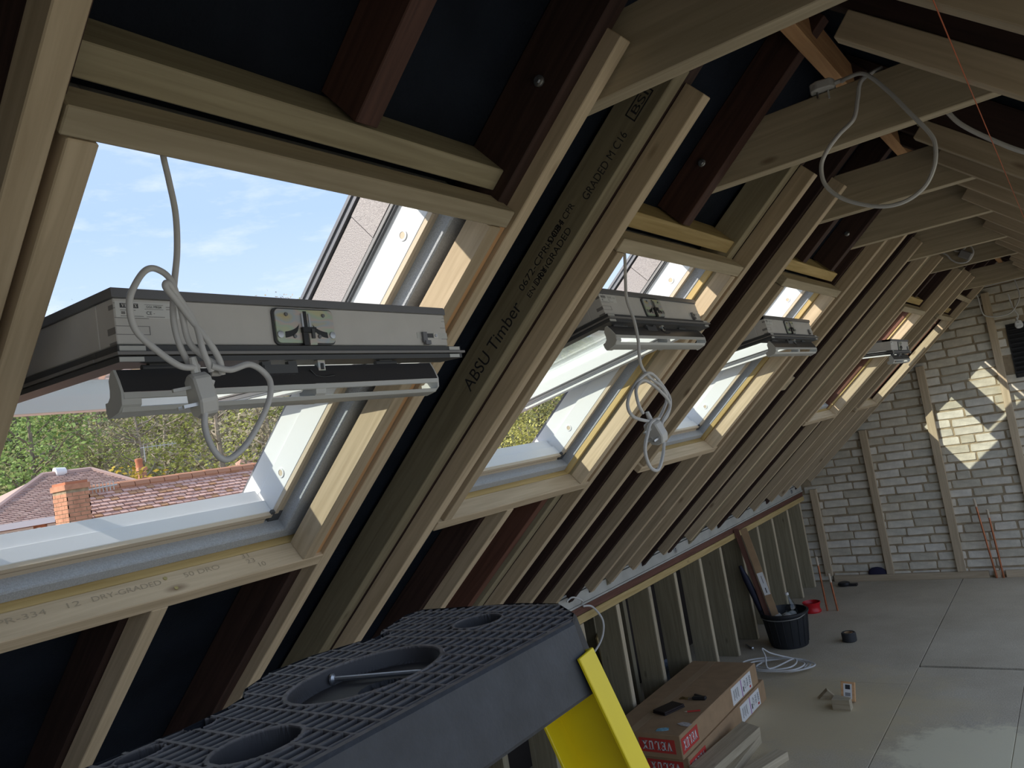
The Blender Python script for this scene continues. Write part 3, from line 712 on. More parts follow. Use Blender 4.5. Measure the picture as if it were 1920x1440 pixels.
b.tube(spline(main, 8), .0040, CABLE, 10)
lp1 = [(.547, 2.042), (.522, 2.042), (.498, 2.062), (.476, 2.088), (.470, 2.119), (.480, 2.142), (.498, 2.161), (.512, 2.163), (.524, 2.149), (.533, 2.116), (.541, 2.076), (.556, 2.055), (.573, 2.041), (.576, 2.034), (.566, 2.034)]
b.tube(spline(cp(lp1, -.862, .004), 8), .0040, CABLE, 10)
lp2 = [(.558, 2.034), (.548, 2.060), (.545, 2.095), (.530, 2.125), (.515, 2.142), (.511, 2.137), (.524, 2.124), (.541, 2.099), (.556, 2.074), (.570, 2.048), (.574, 2.030)]
b.tube(spline(cp(lp2, -.852, .003), 8), .0040, CABLE, 10)
lp3 = [(.556, 2.040), (.579, 2.034), (.611, 2.041), (.634, 2.029), (.637, 2.011), (.625, 1.983), (.596, 1.944), (.570, 1.926), (.551, 1.925), (.540, 1.943), (.538, 1.969), (.545, 2.002), (.552, 2.022)]
b.tube(spline(cp(lp3, -.848, .003), 8), .0040, CABLE, 10)
b.build('cord', c1)
uk_plug(c1, (-.862, .546, 2.008), (0, .12, -1), (1, -.25, 0))

c2 = empty('power_cable', (XC, 1.78, 1.764), 'white cable looped up with a plug, hanging before the second window', 'cable')
b = MB()
p2 = [(1.768, 2.345), (1.768, 2.312), (1.764, 2.249), (1.758, 2.194), (1.76, 2.139), (1.759, 2.085), (1.767, 2.03), (1.798, 1.995), (1.842, 1.966), (1.868, 1.937), (1.848, 1.903), (1.788, 1.88), (1.724, 1.885), (1.669, 1.902), (1.665, 1.934), (1.696, 1.972), (1.754, 1.997), (1.816, 2.002), (1.867, 1.972), (1.881, 1.929), (1.848, 1.889), (1.796, 1.866)]
b.tube(spline(cp(p2, XC, .006), 6), .0042, CABLE, 8)
p3 = [(1.70, 1.905), (1.675, 1.93), (1.69, 1.965), (1.745, 1.985), (1.80, 1.96), (1.85, 1.915), (1.80, 1.872), (1.791, 1.825), (1.751, 1.789), (1.72, 1.764), (1.696, 1.776), (1.678, 1.817), (1.70, 1.86), (1.736, 1.880), (1.791, 1.886)]
b.tube(spline(cp(p3, XC + .012, .005), 6), .0042, CABLE, 8)
b.build('cord', c2)
uk_plug(c2, (XC + .002, 1.768, 1.856), (.1, .3, -1), (1, -.3, 0), s=1.15)

c3 = empty('power_cable', (-.3, 2.06, 2.3), 'white cable hanging in a big loop from the second collar tie', 'cable')
pts = [(-.352, 2.645), (-.335, 2.643), (-.295, 2.632), (-.254, 2.572), (-.220, 2.505), (-.187, 2.44), (-.18, 2.405), (-.191, 2.358), (-.221, 2.317), (-.271, 2.297), (-.328, 2.306), (-.395, 2.346), (-.431, 2.395), (-.432, 2.444), (-.411, 2.478), (-.377, 2.507), (-.338, 2.533), (-.321, 2.58), (-.305, 2.622), (-.262, 2.648)]
ys_ = [2.10, 2.085, 2.072, 2.07] + [2.065] * 12 + [2.068, 2.075, 2.08, 2.12]
b = MB(); b.tube(spline([V((x, y, z)) for (x, z), y in zip(pts, ys_)], 8), .0052, CABLE, 8); b.build('cord', c3)
uk_plug(c3, (-.398, 2.105, 2.650), (-1, .05, .02), (0, 1, -.1), s=1.1)
c4 = empty('power_cable', (-.09, 2.2, 2.42), 'grey cable drooping off to the right behind the second collar tie', 'cable')
b = MB(); b.tube(spline([(-.27, 2.2, 2.66), (-.21, 2.2, 2.60), (-.159, 2.2, 2.523), (-.131, 2.2, 2.472), (-.084, 2.2, 2.419), (-.019, 2.2, 2.359), (.06, 2.2, 2.31), (.16, 2.2, 2.27)], 8), .0058, CABLE, 8); b.build('cord', c4)

c5 = empty('cable_coil', (-.46, 5.38, 2.5), 'small tangle of cable and clear sleeving hung on the sixth collar tie', 'cable')
b = MB(); b.tube(spline([(-.56, 5.385, 2.60), (-.531, 5.38, 2.573), (-.509, 5.38, 2.534), (-.472, 5.375, 2.507), (-.429, 5.37, 2.505), (-.394, 5.37, 2.544), (-.40, 5.38, 2.588), (-.43, 5.39, 2.62)], 7), .005, CABLE, 8)
b.tube(spline([(-.50, 5.39, 2.625), (-.485, 5.375, 2.587), (-.455, 5.37, 2.575), (-.425, 5.375, 2.592), (-.41, 5.385, 2.63)], 7), .005, CABLE, 8); b.build('cord', c5)
b = MB(); b.box((-.435, 5.372, 2.545), (.07, .05, .045), MGREY, (V((.8, 0, -.6)), Y3, V((.6, 0, .8)))); b.build('connector', c5, bevel=.006)

c6 = empty('power_cable', (-.5, 8.0, 2.2), 'white cable with a plug hanging against the white brick gable', 'cable')
b = MB(); b.tube(spline([(-.63, 7.98, 2.50), (-.622, 7.985, 2.465), (-.616, 7.99, 2.342), (-.591, 8.0, 2.298), (-.514, 8.0, 2.275), (-.42, 8.01, 2.282), (-.364, 8.02, 2.33), (-.321, 8.03, 2.414), (-.325, 8.03, 2.5), (-.337, 8.03, 2.60)], 7), .0055, CABLE, 8)
b.tube(spline([(-.40, 8.02, 2.45), (-.395, 8.03, 2.38), (-.385, 8.035, 2.32), (-.365, 8.035, 2.259), (-.368, 8.035, 2.225)], 7), .0055, CABLE, 8)
b.tube([(-.70, 8.03, 2.556), (-.261, 8.03, 2.566), (.2, 8.03, 2.57)], .005, CABLE, 8); b.build('cord', c6)
uk_plug(c6, (-.371, 8.02, 2.178), (.1, 0, -1), (1, .2, 0), s=1.3)

# stretched builder's line
b = MB(); b.tube([(-.073, -.6, 2.389), (-.073, 3.2, 2.389), (-.073, YW - .01, 2.389)], .0010, plain('orange_twine', (.55, .13, .05), .7), 6)
tag(b.build('string_line'), 'thin orange string stretched along the right-hand rafters', 'string')

# ================================================================== GABLE FITTINGS
v = empty('louvre_vent', (-.29, YW, 1.73), 'black louvred panel set in the white brick gable', 'vent')
b = MB(); b.bb((-.475, YW - .004, 1.72), (-.09, YW + .03, 2.195), BLK); b.build('back_plate', v)
for k in range(11):
    z = 1.745 + k * .041; b = MB(); b.box((-.2825, YW - .012, z), (.36, .004, .034), BLK, (V((1, 0, 0)), V((0, .7, .71)), V((0, -.71, .7)))); b.build('slat', v)
def pipe(x, y, z0, z1, lab, lean=(0, 0)):
    p = empty('copper_pipe', (x, y, z0), lab, 'pipe')
    a, c = V((x, y, z0)), V((x + lean[0], y + lean[1], z1)); b = MB(); b.tube([a, c], .0085, COPPER, 10); b.build('tube', p)
    t = (c - a).normalized(); b = MB(); b.tube([c - t * .07, c - t * .005, c, c + t * .006], [.0105, .0105, .012, .007], BEIGE, 10); b.build('end_cap', p)
    b = MB(); b.tube([c - t * .01 + V((-.012, 0, 0)), c - t * .01 + V((.012, 0, .004))], .003, ZINC, 6); b.build('collar', p)
pipe(-.934, 8.045, .0, .709, 'taller copper pipe rising from the floor against the gable wall', (-.05, 0))
pipe(-.881, 8.045, .0, .605, 'shorter copper pipe rising from the floor against the gable wall', (-.018, 0))
pipe(-2.134, 7.01, .0, .465, 'taller thin copper pipe standing up from the floor behind the bucket', (-.008, 0))
pipe(-2.048, 7.01, .0, .315, 'shorter thin copper pipe standing up from the floor behind the bucket', (-.016, 0))
b = MB(); b.lathe([(.085, 0), (.082, .02), (.07, .045), (.045, .062), (.012, .068)], plain('navy_cloth', (.02, .018, .05), .9), (-1.92, YW - .105, 0.062), seg=16); b.v = [V((-1.92 + (p.x + 1.92), (YW - .024) + (p.y - (YW - .105)) * .22, p.z)) for p in b.v]
tag(b.build('cloth_cap'), 'crumpled navy cloth cap resting on the sole batten by the gable', 'cap')
b = MB(); b.lathe([(.02, 0), (.055, .004), (.06, .018), (.05, .034), (.03, .04)], BLK, (-2.2, 7.9, 0), seg=12); b.bb((-2.18, 7.87, .0), (-2.08, 7.92, .022), BLK)
tag(b.build('glove'), 'small black crumpled glove lying in the far corner by the gable', 'glove')

# ================================================================== THINGS ON THE FLOOR
def carton(z0, z1, x0, x1, y0, y1, lab):
    c = empty('cardboard_box', ((x0 + x1) / 2, (y0 + y1) / 2, z0), lab, 'box', 'flat window cartons')
    b = MB(); b.bb((x0, y0, z0), (x1, y1, z1), CARD); b.build('carton', c, bevel=.004)
    h = z1 - z0; r = MB(); e_ = .0012
    # red brand panel, end face (-y), printed upside down
    zc = z0 + h * .52
    r.bb((x1 - .245, y0 - e_, zc - .037), (x1 - .035, y0 + .002, zc + .035), CARDR); slab_word(r, (x1 - .050, y0 - e_ * 1.6, zc + .022), (-1, 0, 0), (0, 0, -1), .178, .046, CARDW)
    r.build('brand_panel', c)
    r = MB(); r.bb((x1 - .002, y0 + .008, zc - .040), (x1 + e_, y0 + .215, zc + .040), CARDR); slab_word(r, (x1 + e_ * 1.6, y0 + .198, zc + .025), (0, -1, 0), (0, 0, -1), .172, .050, CARDW); r.build('brand_panel', c)
    # shipping label on the long side
    g = MB(); ya, yb, za, zb = y1 - .44, y1 - .11, z0 + .012, z1 - .014
    g.bb((x1 - .002, ya, za), (x1 + e_, yb, zb), CARDW); ym = ya + .155
    g.bb((x1, ym, za), (x1 + e_ + .0003, ym + .009, zb), PURP); g.bb((x1, yb - .045, za + .008), (x1 + e_ + .0003, yb - .02, za + .022), CARDR)
    for i, t in enumerate(('CDP', 'MK04', '0000')): add_text(g, t, (x1 + e_ + .0004, ym + .05 + i * .042 + .025, za + .03), (0, 0, 1), (0, -1, 0), .026, INK, .05)
    for i in range(5): g.bb((x1, ya + .03 + i * .017, za + .02 + (i % 2) * .012), (x1 + e_ + .0003, ya + .036 + i * .017, zb - .02), MGREY if i % 2 else INK)
    g.bb((x1, ym + .025, za + .02), (x1 + e_ + .0003, ym + .04, za + .05), INK)
    g.build('shipping_label', c)
    tp = MB(); tp.bb((x0 + .12, y0 + .004, z1 - .0005), (x0 + .17, y1 - .004, z1 + .0004), plain('packing_tape_%d' % int(z1 * 100), (.40, .27, .16), .35)); tp.build('packing_tape', c)
    return c
carton(0.0, .1245, -2.415, -1.985, 3.735, 4.925, 'lower flat cardboard carton with red brand print, under another carton')
carton(.1248, .25, -2.425, -1.995, 3.70, 4.865, 'upper flat cardboard carton, wallet and keys lying on it')
ZB = .2505
wl = MB(); wp = [(-.105, -.052), (.10, -.06), (.105, .055), (-.095, .062)]
leather = plain('dark_leather', (.022, .014, .014), .45, bump=.3, bscale=120)
w_ = empty('wallet', (-2.205, 4.02, ZB), 'dark brown leather wallet lying on the cardboard carton', 'wallet')
d1, d2 = V((.38, .92, 0)), V((.92, -.38, 0))
wl.prism([(x * .8, y * .85) for x, y in wp], (-2.205, 4.02, ZB), d1, d2, (0, 0, .009), leather); wl.build('back_half', w_, bevel=.003)
wl = MB(); wl.prism([(x * .78, y * .83) for x, y in wp], (-2.205, 4.02, ZB + .010), d1, d2, (0, 0, .009), leather); wl.build('front_half', w_, bevel=.003)
pn = empty('pencil', (-2.06, 4.016, ZB), 'short red pencil lying on the cardboard carton', 'pencil')
b = MB(); b.tube([(-2.085, 4.006, ZB + .005), (-2.02, 4.036, ZB + .005)], .0048, CARDR, 6); b.build('barrel', pn)
b = MB(); b.tube([(-2.099, 3.999, ZB + .005), (-2.085, 4.006, ZB + .005)], [.001, .0048], BEIGE, 6); b.build('tip', pn)
ky = empty('key_bunch', (-2.15, 4.2, ZB), 'bunch of keys with a black fob lying on the cardboard carton', 'keys')
b = MB(); b.box((-2.095, 4.203, ZB + .009), (.085, .034, .018), BLK, (V((.97, .1, 0)), V((-.1, .97, 0)), V((0, 0, 1)))); b.build('fob', ky, bevel=.005)
b = MB(); b.box((-2.115, 4.24, ZB + .008), (.07, .014, .008), BLK, (V((.9, -.4, 0)), V((.4, .9, 0)), V((0, 0, 1)))); b.build('fob', ky, bevel=.002)
b = MB(); b.tube([V((-2.15 + .014 * math.cos(a * .524), 4.2 + .014 * math.sin(a * .524), ZB + .003)) for a in range(12)], .0015, ZINC, 6, closed=True); b.build('split_ring', ky)
BRASS = plain('brass', (.42, .30, .12), .3, metal=.9)
for a in (-.25, .12, .45):
    d = V((-math.cos(a), math.sin(a), 0)); n = V((-d.y, d.x, 0)); p0 = V((-2.162, 4.2, ZB + .0025 + a * .001)); b = MB()
    b.lathe([(.011, -.001), (.011, .001)], BRASS, p0 + d * .012, seg=12); b.box(p0 + d * .038, (.034, .006, .002), BRASS, (d, n, V((0, 0, 1))))
    for k in range(3): b.box(p0 + d * (.038 + k * .006) + n * .004, (.003, .004, .002), BRASS, (d, n, V((0, 0, 1))))
    b.build('key', ky)
for (x, y, a, sx, sy, col, lab) in ((-2.12, 3.76, .3, .07, .04, (.25, .5, .62), 'torn scrap of blue and white card on the carton'), (-2.03, 3.85, -.4, .075, .045, (.55, .5, .48), 'torn scrap of pale paper on the carton edge')):
    d = V((math.cos(a), math.sin(a), 0)); n = V((-d.y, d.x, 0)); b = MB()
    b.prism([(-sx / 2, -sy / 2), (0, -sy * .6), (sx / 2, -sy * .4), (sx * .45, sy * .4), (.01, sy * .5), (-sx * .4, sy * .3)], (x, y, ZB + .0004), d, n, (0, 0, .0012), plain('scrap_%d' % int(sx * 1000), col, .6, vary=.4, scale=60))
    tag(b.build('paper_scrap'), lab, 'paper')
# offcuts beside the cartons
def plank(c, L_, w, t, ang, mat, lab, mitre=0):
    d = V((math.sin(ang), math.cos(ang), 0)); n = V((d.y, -d.x, 0)); b = MB()
    b.prism([(-L_ / 2, -w / 2), (L_ / 2 - mitre, -w / 2), (L_ / 2, w / 2), (-L_ / 2, w / 2)], (0, 0, -t / 2), (1, 0, 0), (0, 1, 0), (0, 0, t), mat)
    M = axmat(V(c), d, -n, V((0, 0, 1)))
    return tag(b.build('timber_offcut', None, M, .0015), lab, 'plank', 'offcuts beside the cartons')
plank((-1.885, 4.02, .0685), .62, .13, .045, .10, PINE2, 'topmost pale timber offcut leaning on others beside the cartons', .05)
plank((-1.855, 4.00, .0225), .56, .12, .045, -.02, PINE2, 'thick pale offcut under another beside the cartons')
plank((-1.70, 3.90, .021), .46, .075, .042, .30, PINE2, 'short pale offcut lying farthest from the cartons')
# three little blocks
b = MB(); b.prism([(-.052, -.036), (.052, -.036), (.052, .018), (-.052, .050)], (-1.495, 4.85, 0), (1, 0, 0), (0, 1, 0), (0, 0, .062), PINE2)
tag(b.build('wood_block', bevel=.0015), 'square pale wood block, front one of three on the floor', 'block', 'wood blocks on the floor')
b = MB(); b.prism([(-.06, 0), (.055, 0), (.0, .055)], (-1.61, 4.98, 0), (.97, .2, 0), (0, 0, 1), (-.02, .045, 0), PINE2)
tag(b.build('wood_block', bevel=.0015), 'triangular wood offcut, left one of three on the floor', 'block', 'wood blocks on the floor')
wb = empty('wood_block', (-1.485, 4.99, 0), 'brown wood block with a white barcode label, leaning behind another', 'block', 'wood blocks on the floor')
u_, n_ = V((.06, .35, .93)).normalized(), V((.1, -.93, .35)); n_ = (n_ - u_ * n_.dot(u_)).normalized(); r_ = u_.cross(n_)
cbk = V((-1.482, 4.965, .062)); b = MB(); b.box(cbk, (.078, .11, .036), ORNG, (r_, u_, n_)); b.build('block_body', wb, bevel=.001)
b = MB(); b.box(cbk + n_ * .0184, (.048, .085, .0006), CARDW, (r_, u_, n_)); b.box(cbk + n_ * .0188 + u_ * .024, (.028, .026, .0006), INK, (r_, u_, n_)); b.box(cbk + n_ * .0188 - u_ * .018, (.03, .02, .0006), MGREY, (r_, u_, n_)); b.build('barcode_label', wb)
# roll of tape
tr = empty('tape_roll', (-1.755, 6.16, 0), 'black roll of tape standing flat on the open floor', 'tape')
b = MB(); b.lathe([(.032, .004), (.045, 0), (.052, .006), (.052, .062), (.046, .068), (.032, .066), (.030, .03), (.032, .004)], plain('grey_black_tape', (.03, .032, .036), .5), (-1.755, 6.16, 0), seg=24, cap0=False, cap1=False); b.build('tape_body', tr)
b = MB(); b.lathe([(.0305, .004), (.0305, .067), (.028, .067), (.028, .004), (.0305, .004)], CARD, (-1.755, 6.16, 0), seg=20, cap0=False, cap1=False); b.build('core', tr)
# bucket and what stands in it
BX, BY = -2.175, 6.06
bk = empty('bucket', (BX, BY, 0), 'black builder\'s bucket on the floor, full of rubbish and offcuts', 'bucket')
BUCK = plain('bucket_rubber', (.012, .014, .018), .5, vary=.2, scale=20)
b = MB(); b.lathe([(.0, .002), (.135, .0), (.14, .004), (.172, .245), (.182, .247), (.182, .262), (.168, .264), (.164, .25), (.132, .012), (.0, .01)], BUCK, (BX, BY, 0), seg=36, cap0=False, cap1=False); b.build('shell', bk)
b = MB()
for k in range(18):
    a = k * math.pi / 9; b.tube([(BX + .143 * math.cos(a), BY + .143 * math.sin(a), .02), (BX + .171 * math.cos(a), BY + .171 * math.sin(a), .235)], .003, BUCK, 5)
b.build('rib', bk)
b = MB(); b.tube(spline([(BX - .176, BY, .25), (BX - .14, BY - .13, .235), (BX, BY - .19, .228), (BX + .14, BY - .13, .235), (BX + .176, BY, .25)], 6), .004, ZINC, 6); b.build('handle', bk)
b = MB(); rr_ = random.Random(3)
for k in range(16):
    a, q = rr_.uniform(0, 6.28), rr_.uniform(0, .12); b.lathe([(.01, 0), (.035, .012), (.03, .03), (.008, .04)], rr_.choice([MGREY, BARW, CLEARP, CARDW]), (BX + q * math.cos(a), BY + q * math.sin(a), .15 + rr_.uniform(0, .05)), seg=7)
tag(b.build('rubbish', bk), kind='stuff')
bt = empty('plastic_bottle', (-2.12, 6.14, .18), 'clear empty plastic bottle sticking out of the bucket', 'bottle')
b = MB(); b.lathe([(.042, 0), (.044, .02), (.044, .07), (.036, .105), (.015, .155), (.0125, .175)], CLEARP, (-2.135, 6.13, .19), (V((1, 0, .1)), V((0, 1, 0)), V((-.1, 0, 1))), 16); b.build('bottle_body', bt)
b = MB(); b.lathe([(.0145, .172), (.0145, .190)], CARDW, (-2.135, 6.13, .19), (V((1, 0, .1)), V((0, 1, 0)), V((-.1, 0, 1))), 14); b.build('cap', bt)
def stick(name, a, c, w, t, mat, lab, cat, parent_parts=None, facing=V((.35, -1, 0))):
    a, c = V(a), V(c); x = (c - a).normalized(); z = (facing - x * facing.dot(x)).normalized(); y = z.cross(x); ln = (c - a).length
    b = MB(); b.box((0, 0, 0), (ln, w, t), mat); M = axmat((a + c) / 2, x, y, z)
    return b, M
e_ = empty('cardboard_strip', (-2.23, 6.08, .05), 'long folded cardboard strip with a white label, leaning from bucket to wall', 'cardboard')
b, M = stick('x', (-2.205, 6.03, .06), (-2.392, 6.10, .905), .055, .012, CARD, '', ''); b.build('strip', e_, M, .001)
lb = MB(); lb.bb((-.10, -.0235, .0062), (.075, .0235, .0068), CARDW); lb.bb((-.085, -.004, .0069), (-.045, .003, .0072), INK); lb.bb((-.01, -.004, .0069), (.05, .002, .0072), MGREY); lb.build('white_label', e_, M)
b, M = stick('x', (-2.275, 6.05, .07), (-2.455, 6.10, .905), .04, .03, OLDR, '', ''); tag(b.build('timber_lath', None, M, .001), 'reddish brown timber lath leaning out of the bucket', 'lath')
b = MB(); b.tube([(-2.30, 6.09, .06), (-2.43, 6.06, .52), (-2.455, 6.05, .62)], [.03, .026, .012], plain('navy_sleeve', (.012, .014, .035), .7), 10); tag(b.build('rolled_sheet'), 'dark navy rolled sheet leaning out of the bucket beside the lath', 'roll')
# red tub, bolt, cable coil, bag
RED = plain('red_plastic', (.55, .012, .02), .4)
rt = empty('plastic_tub', (-2.25, 6.98, 0), 'bright red plastic tub standing behind the bucket', 'tub')
b = MB(); b.lathe([(.0, .002), (.07, .0), (.075, .012), (.066, .03), (.066, .055), (.078, .085), (.074, .088), (.06, .055), (.06, .012), (.0, .01)], RED, (-2.25, 6.98, 0), seg=20, cap0=False, cap1=False); b.build('tub_body', rt)
b = MB(); b.lathe([(.06, .06), (.03, .064), (.0, .065)], plain('red_contents', (.30, .01, .012), .6), (-2.25, 6.98, 0), seg=16, cap0=False, cap1=False); b.build('contents', rt)
cb_ = empty('coach_bolt', (-2.45, 5.95, 0), 'shiny silver coach bolt lying on the floor by the studs', 'bolt')
b = MB(); b.tube([(-2.50, 5.99, .012), (-2.42, 5.91, .008)], .006, ZINC, 8); b.build('shank', cb_)
b = MB(); b.lathe([(.012, 0), (.012, .005), (.006, .009)], ZINC, (-2.42, 5.91, .0095), (V((0, 0, 1)), V((.7, .7, 0)), V((.7, -.7, 0))), 12); b.build('head', cb_)
b = MB(); r2 = random.Random(11); pts = []
for k in range(34):
    a = k * .78; rad = .17 + .05 * math.sin(k * .9) ; pts.append(V((-2.10 + rad * 1.15 * math.cos(a) + r2.uniform(-.02, .02), 5.50 + rad * .75 * math.sin(a) + r2.uniform(-.02, .02), .010 + .0012 * k + abs(r2.gauss(0, .004)))))
pts += [V((-2.09, 5.33, .055)), V((-2.13, 5.40, .12)), V((-2.17, 5.47, .15)), V((-2.14, 5.53, .10)), V((-2.05, 5.60, .05)), V((-1.95, 5.64, .02))]
b.tube(spline(pts, 5), .0055, CABLE, 8); tag(b.build('cable_coil'), 'loose coil of white cable lying on the floor by the cartons', 'cable')
b = MB(); b.tube(spline([(-2.45, 3.55, .99), (-2.44, 3.60, 1.0), (-2.43, 3.67, .965), (-2.46, 3.70, .935)], 6), .005, CABLE, 8)
b.tube(spline([(-2.462, 3.72, .92), (-2.44, 3.78, .90), (-2.40, 3.80, .82), (-2.41, 3.78, .73), (-2.44, 3.70, .66), (-2.48, 3.6, .63), (-2.55, 3.5, .62)], 6), .006, CABLE, 8); tag(b.build('cable_end'), 'white cable end looping out of the low stud wall', 'cable')
BAG = plain('blue_white_bag', (.30, .36, .48), .5, vary=.6, scale=14)
def blob(name, c, r, mat, lab, cat, seed, sq=(1, 1, 1)):
    bm = bmesh.new(); bmesh.ops.create_icosphere(bm, subdivisions=3, radius=1)
    for vtx in bm.verts:
        n = vtx.co.normalized(); k = 1 + .35 * noise.noise(n * 1.7 + V((seed, 0, 0))) + .12 * noise.noise(n * 5 + V((0, seed, 0)))
        vtx.co = V((n.x * r[0] * k, n.y * r[1] * k, max(n.z * r[2] * k, -r[2] * .55)))
    me = bpy.data.meshes.new(name); bm.to_mesh(me); bm.free(); me.materials.append(mat)
    for p in me.polygons: p.use_smooth = True
    return tag(put(bpy.data.objects.new(name, me), Matrix.Translation(V(c))), lab, cat)
blob('plastic_bag', (-2.72, 5.16, .055), (.13, .17, .10), BAG, 'crumpled blue and white plastic bag between the studs', 'bag', 2)
blob('insulation_scrap', (-2.77, 3.93, .42), (.075, .12, .13), plain('green_grey_wool', (.13, .14, .10), .95, vary=.3), 'grey-green insulation scrap stuffed between the studs', 'insulation', 5)
blob('rubble_sack', (-2.78, 4.30, .12), (.06, .12, .20), plain('brown_sack', (.17, .085, .05), .9, vary=.3), 'brown sack of rubble low between the studs', 'sack', 9)
blob('rubble_sack', (-2.76, 3.88, .08), (.085, .14, .13), plain('pink_sack', (.14, .08, .065), .9, vary=.3), 'dull pink sack on the floor behind the nearest studs', 'sack', 14)
b = MB(); b.prism([(-.09, 0), (.09, 0), (.085, .26), (.02, .31), (-.06, .24)], (-2.72, 4.33, .33), (.1, .99, 0), (-.2, 0, 1), (.012, 0, 0), TREATY); tag(b.build('plywood_offcut'), 'yellow plywood offcut propped upright between the studs', 'plywood')

# ================================================================== STEPLADDER
LZ = 1.69
ld = empty('stepladder', (-.25, .515, 0), 'yellow fibreglass stepladder with a black tool-tray top in the foreground', 'ladder')
OUT = [(-.474, .315), (-.474, .690), (-.492, .722), (-.541, .765), (-.60, .770), (-.742, .745), (-.748, .72), (-.722, .652), (-.708, .640), (-.704, .622), (-.716, .608), (-.735, .555), (-.735, .50), (-.712, .455), (-.688, .437), (-.676, .41), (-.668, .36), (-.676, .285), (-.655, .262), (-.515, .262), (-.49, .29)]
def inside(x, y):
    c = False; n = len(OUT)
    for i in range(n):
        x1, y1 = OUT[i]; x2, y2 = OUT[(i + 1) % n]
        if (y1 > y) != (y2 > y) and x < (x2 - x1) * (y - y1) / (y2 - y1) + x1: c = not c
    return c
REC = (-.603, .517, .060, .083)       # oval tray
HOLES = [(-.556, .358, .029, .036), (-.607, .694, .026, .029), (-.664, .376, .012, .013), (-.652, .316, .013, .019), (-.705, .632, .010, .012)]
def hz(x, y):
    q = math.hypot((x - REC[0]) / REC[2], (y - REC[1]) / REC[3])
    if q < 1.0:
        q2 = math.hypot((x + .592) / .021, (y - .524) / .024)
        if q2 < 1: return -.020 - (.003 if (int((x + y) * 180) % 2) else 0.0)
        return -.0165 if q < .955 else -.0165 * (1 - q) / .045
    if q < 1.07: return 0.0
    for hx, hy, ra, rb in HOLES:
        t = math.hypot((x - hx) / ra, (y - hy) / rb)
        if t < 1: return -.055 if t < .9 else -.055 * (1 - t) / .1
        if t < 1.14: return .0
    if x > -.4815: return 0.0
    gy = (y + .002) % .0262; gx = (x + 1) % .0122
    if gy < .0042: return 0.0
    if gx < .0044: return -.0006
    return -.0065
stp = .0016; x0, y0 = -.752, .258; nx, ny = int(.282 / stp), int(.52 / stp)
vs_, fs_, idx = [], [], {}
ins = [[inside(x0 + (i + .5) * stp, y0 + (j + .5) * stp) for j in range(ny)] for i in range(nx)]
def vid(i, j):
    k = (i, j)
    if k not in idx:
        x, y = x0 + i * stp, y0 + j * stp; idx[k] = len(vs_); vs_.append((x, y, LZ + hz(x, y)))
    return idx[k]
for i in range(nx):
    for j in range(ny):
        if ins[i][j]: fs_.append((vid(i, j), vid(i + 1, j), vid(i + 1, j + 1), vid(i, j + 1)))
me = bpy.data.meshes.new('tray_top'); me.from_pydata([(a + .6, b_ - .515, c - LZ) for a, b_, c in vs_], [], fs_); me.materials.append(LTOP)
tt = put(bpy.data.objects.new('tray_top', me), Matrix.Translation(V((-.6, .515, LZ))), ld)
# skirt of the tray
sk = MB(); n = len(OUT); ctr = V((-.6, .515, 0))
def ring(k, z, out_):
    res = []
    for i in range(n):
        p = V((*OUT[i], 0)); a = V((*OUT[i - 1], 0)); c = V((*OUT[(i + 1) % n], 0)); t = (c - a).normalized(); nn = V((t.y, -t.x, 0))
        res.append(p - nn * 0 + V((nn.x, nn.y, 0)) * -out_ * -1 * (1 if (p - ctr).dot(nn) > 0 else -1) + V((0, 0, z)))
    return res
levels = [(LZ, .0005), (LZ - .003, .0028), (LZ - .016, .0055), (LZ - .068, .017), (LZ - .071, .0165), (LZ - .071, .010), (LZ - .02, -.004)]
allv = []; 
for z, o_ in levels: allv += ring(0, z, o_)
fsk = []
for l in range(len(levels) - 1):
    for i in range(n): fsk.append((l * n + i, l * n + (i + 1) % n, (l + 1) * n + (i + 1) % n, (l + 1) * n + i))
sk.add(allv, fsk, BLKP); sk.build('tray_skirt', ld, bevel=0)
b = MB(); b.bb((-.73, .29, LZ - .062), (-.49, .74, LZ - .058), BLKP); b.build('tray_base', ld)
# front rails: open channels, treads between them, thin rear legs
def rail(ytop, sg):
    top, bot = V((-.462, ytop, LZ - .03)), V((.02, ytop + sg * .16, 0)); x = (bot - top).normalized(); ln = (bot - top).length
    z = V((0, 1, 0)); z = (z - x * z.dot(x)).normalized(); y = z.cross(x)   # y: towards the front (+x world)
    if y.x < 0: y = -y
    b = MB(); m = (top + bot) / 2
    b.box(m - y * .040, (ln, .080, .004), YELL, (x, y, z))
    for q in (0.0, -.080): b.box(m + y * q - z * sg * .014, (ln, .004, .030), YELL, (x, y, z))
    return b, x, y, z, top, ln
for yt, sg in ((.700, 1), (.330, -1)):
    b, *_ = rail(yt, sg); b.build('front_rail', ld, bevel=.0008)
    b = MB(); b.tube([(-.68, yt + sg * .01, LZ - .05), (-1.12, yt + sg * .16, 0.01)], .014, YELL, 8); b.build('rear_leg', ld)
for k in range(1, 6):
    t = k / 6; z = (LZ - .03) * (1 - t); xx = -.462 + .482 * t; hw = .185 + .16 * t - .02
    b = MB(); b.bb((xx - .085, .515 - hw, z - .012), (xx, .515 + hw, z + .010), plain('tread_alu_%d' % k, (.5, .5, .5), .4, metal=.7)); b.build('tread', ld, bevel=.002)
sc = empty('wood_screw', (-.62, .54, LZ - .0165), 'long silver screw lying in the ladder\'s round tray', 'screw')
a, c = V((-.660, .520, LZ - .0105)), V((-.553, .570, LZ - .0135)); d = (c - a).normalized()
b = MB(); b.tube([a, a + d * .09, c], [.0026, .0026, .0006], ZINC, 8); b.build('shank', sc)
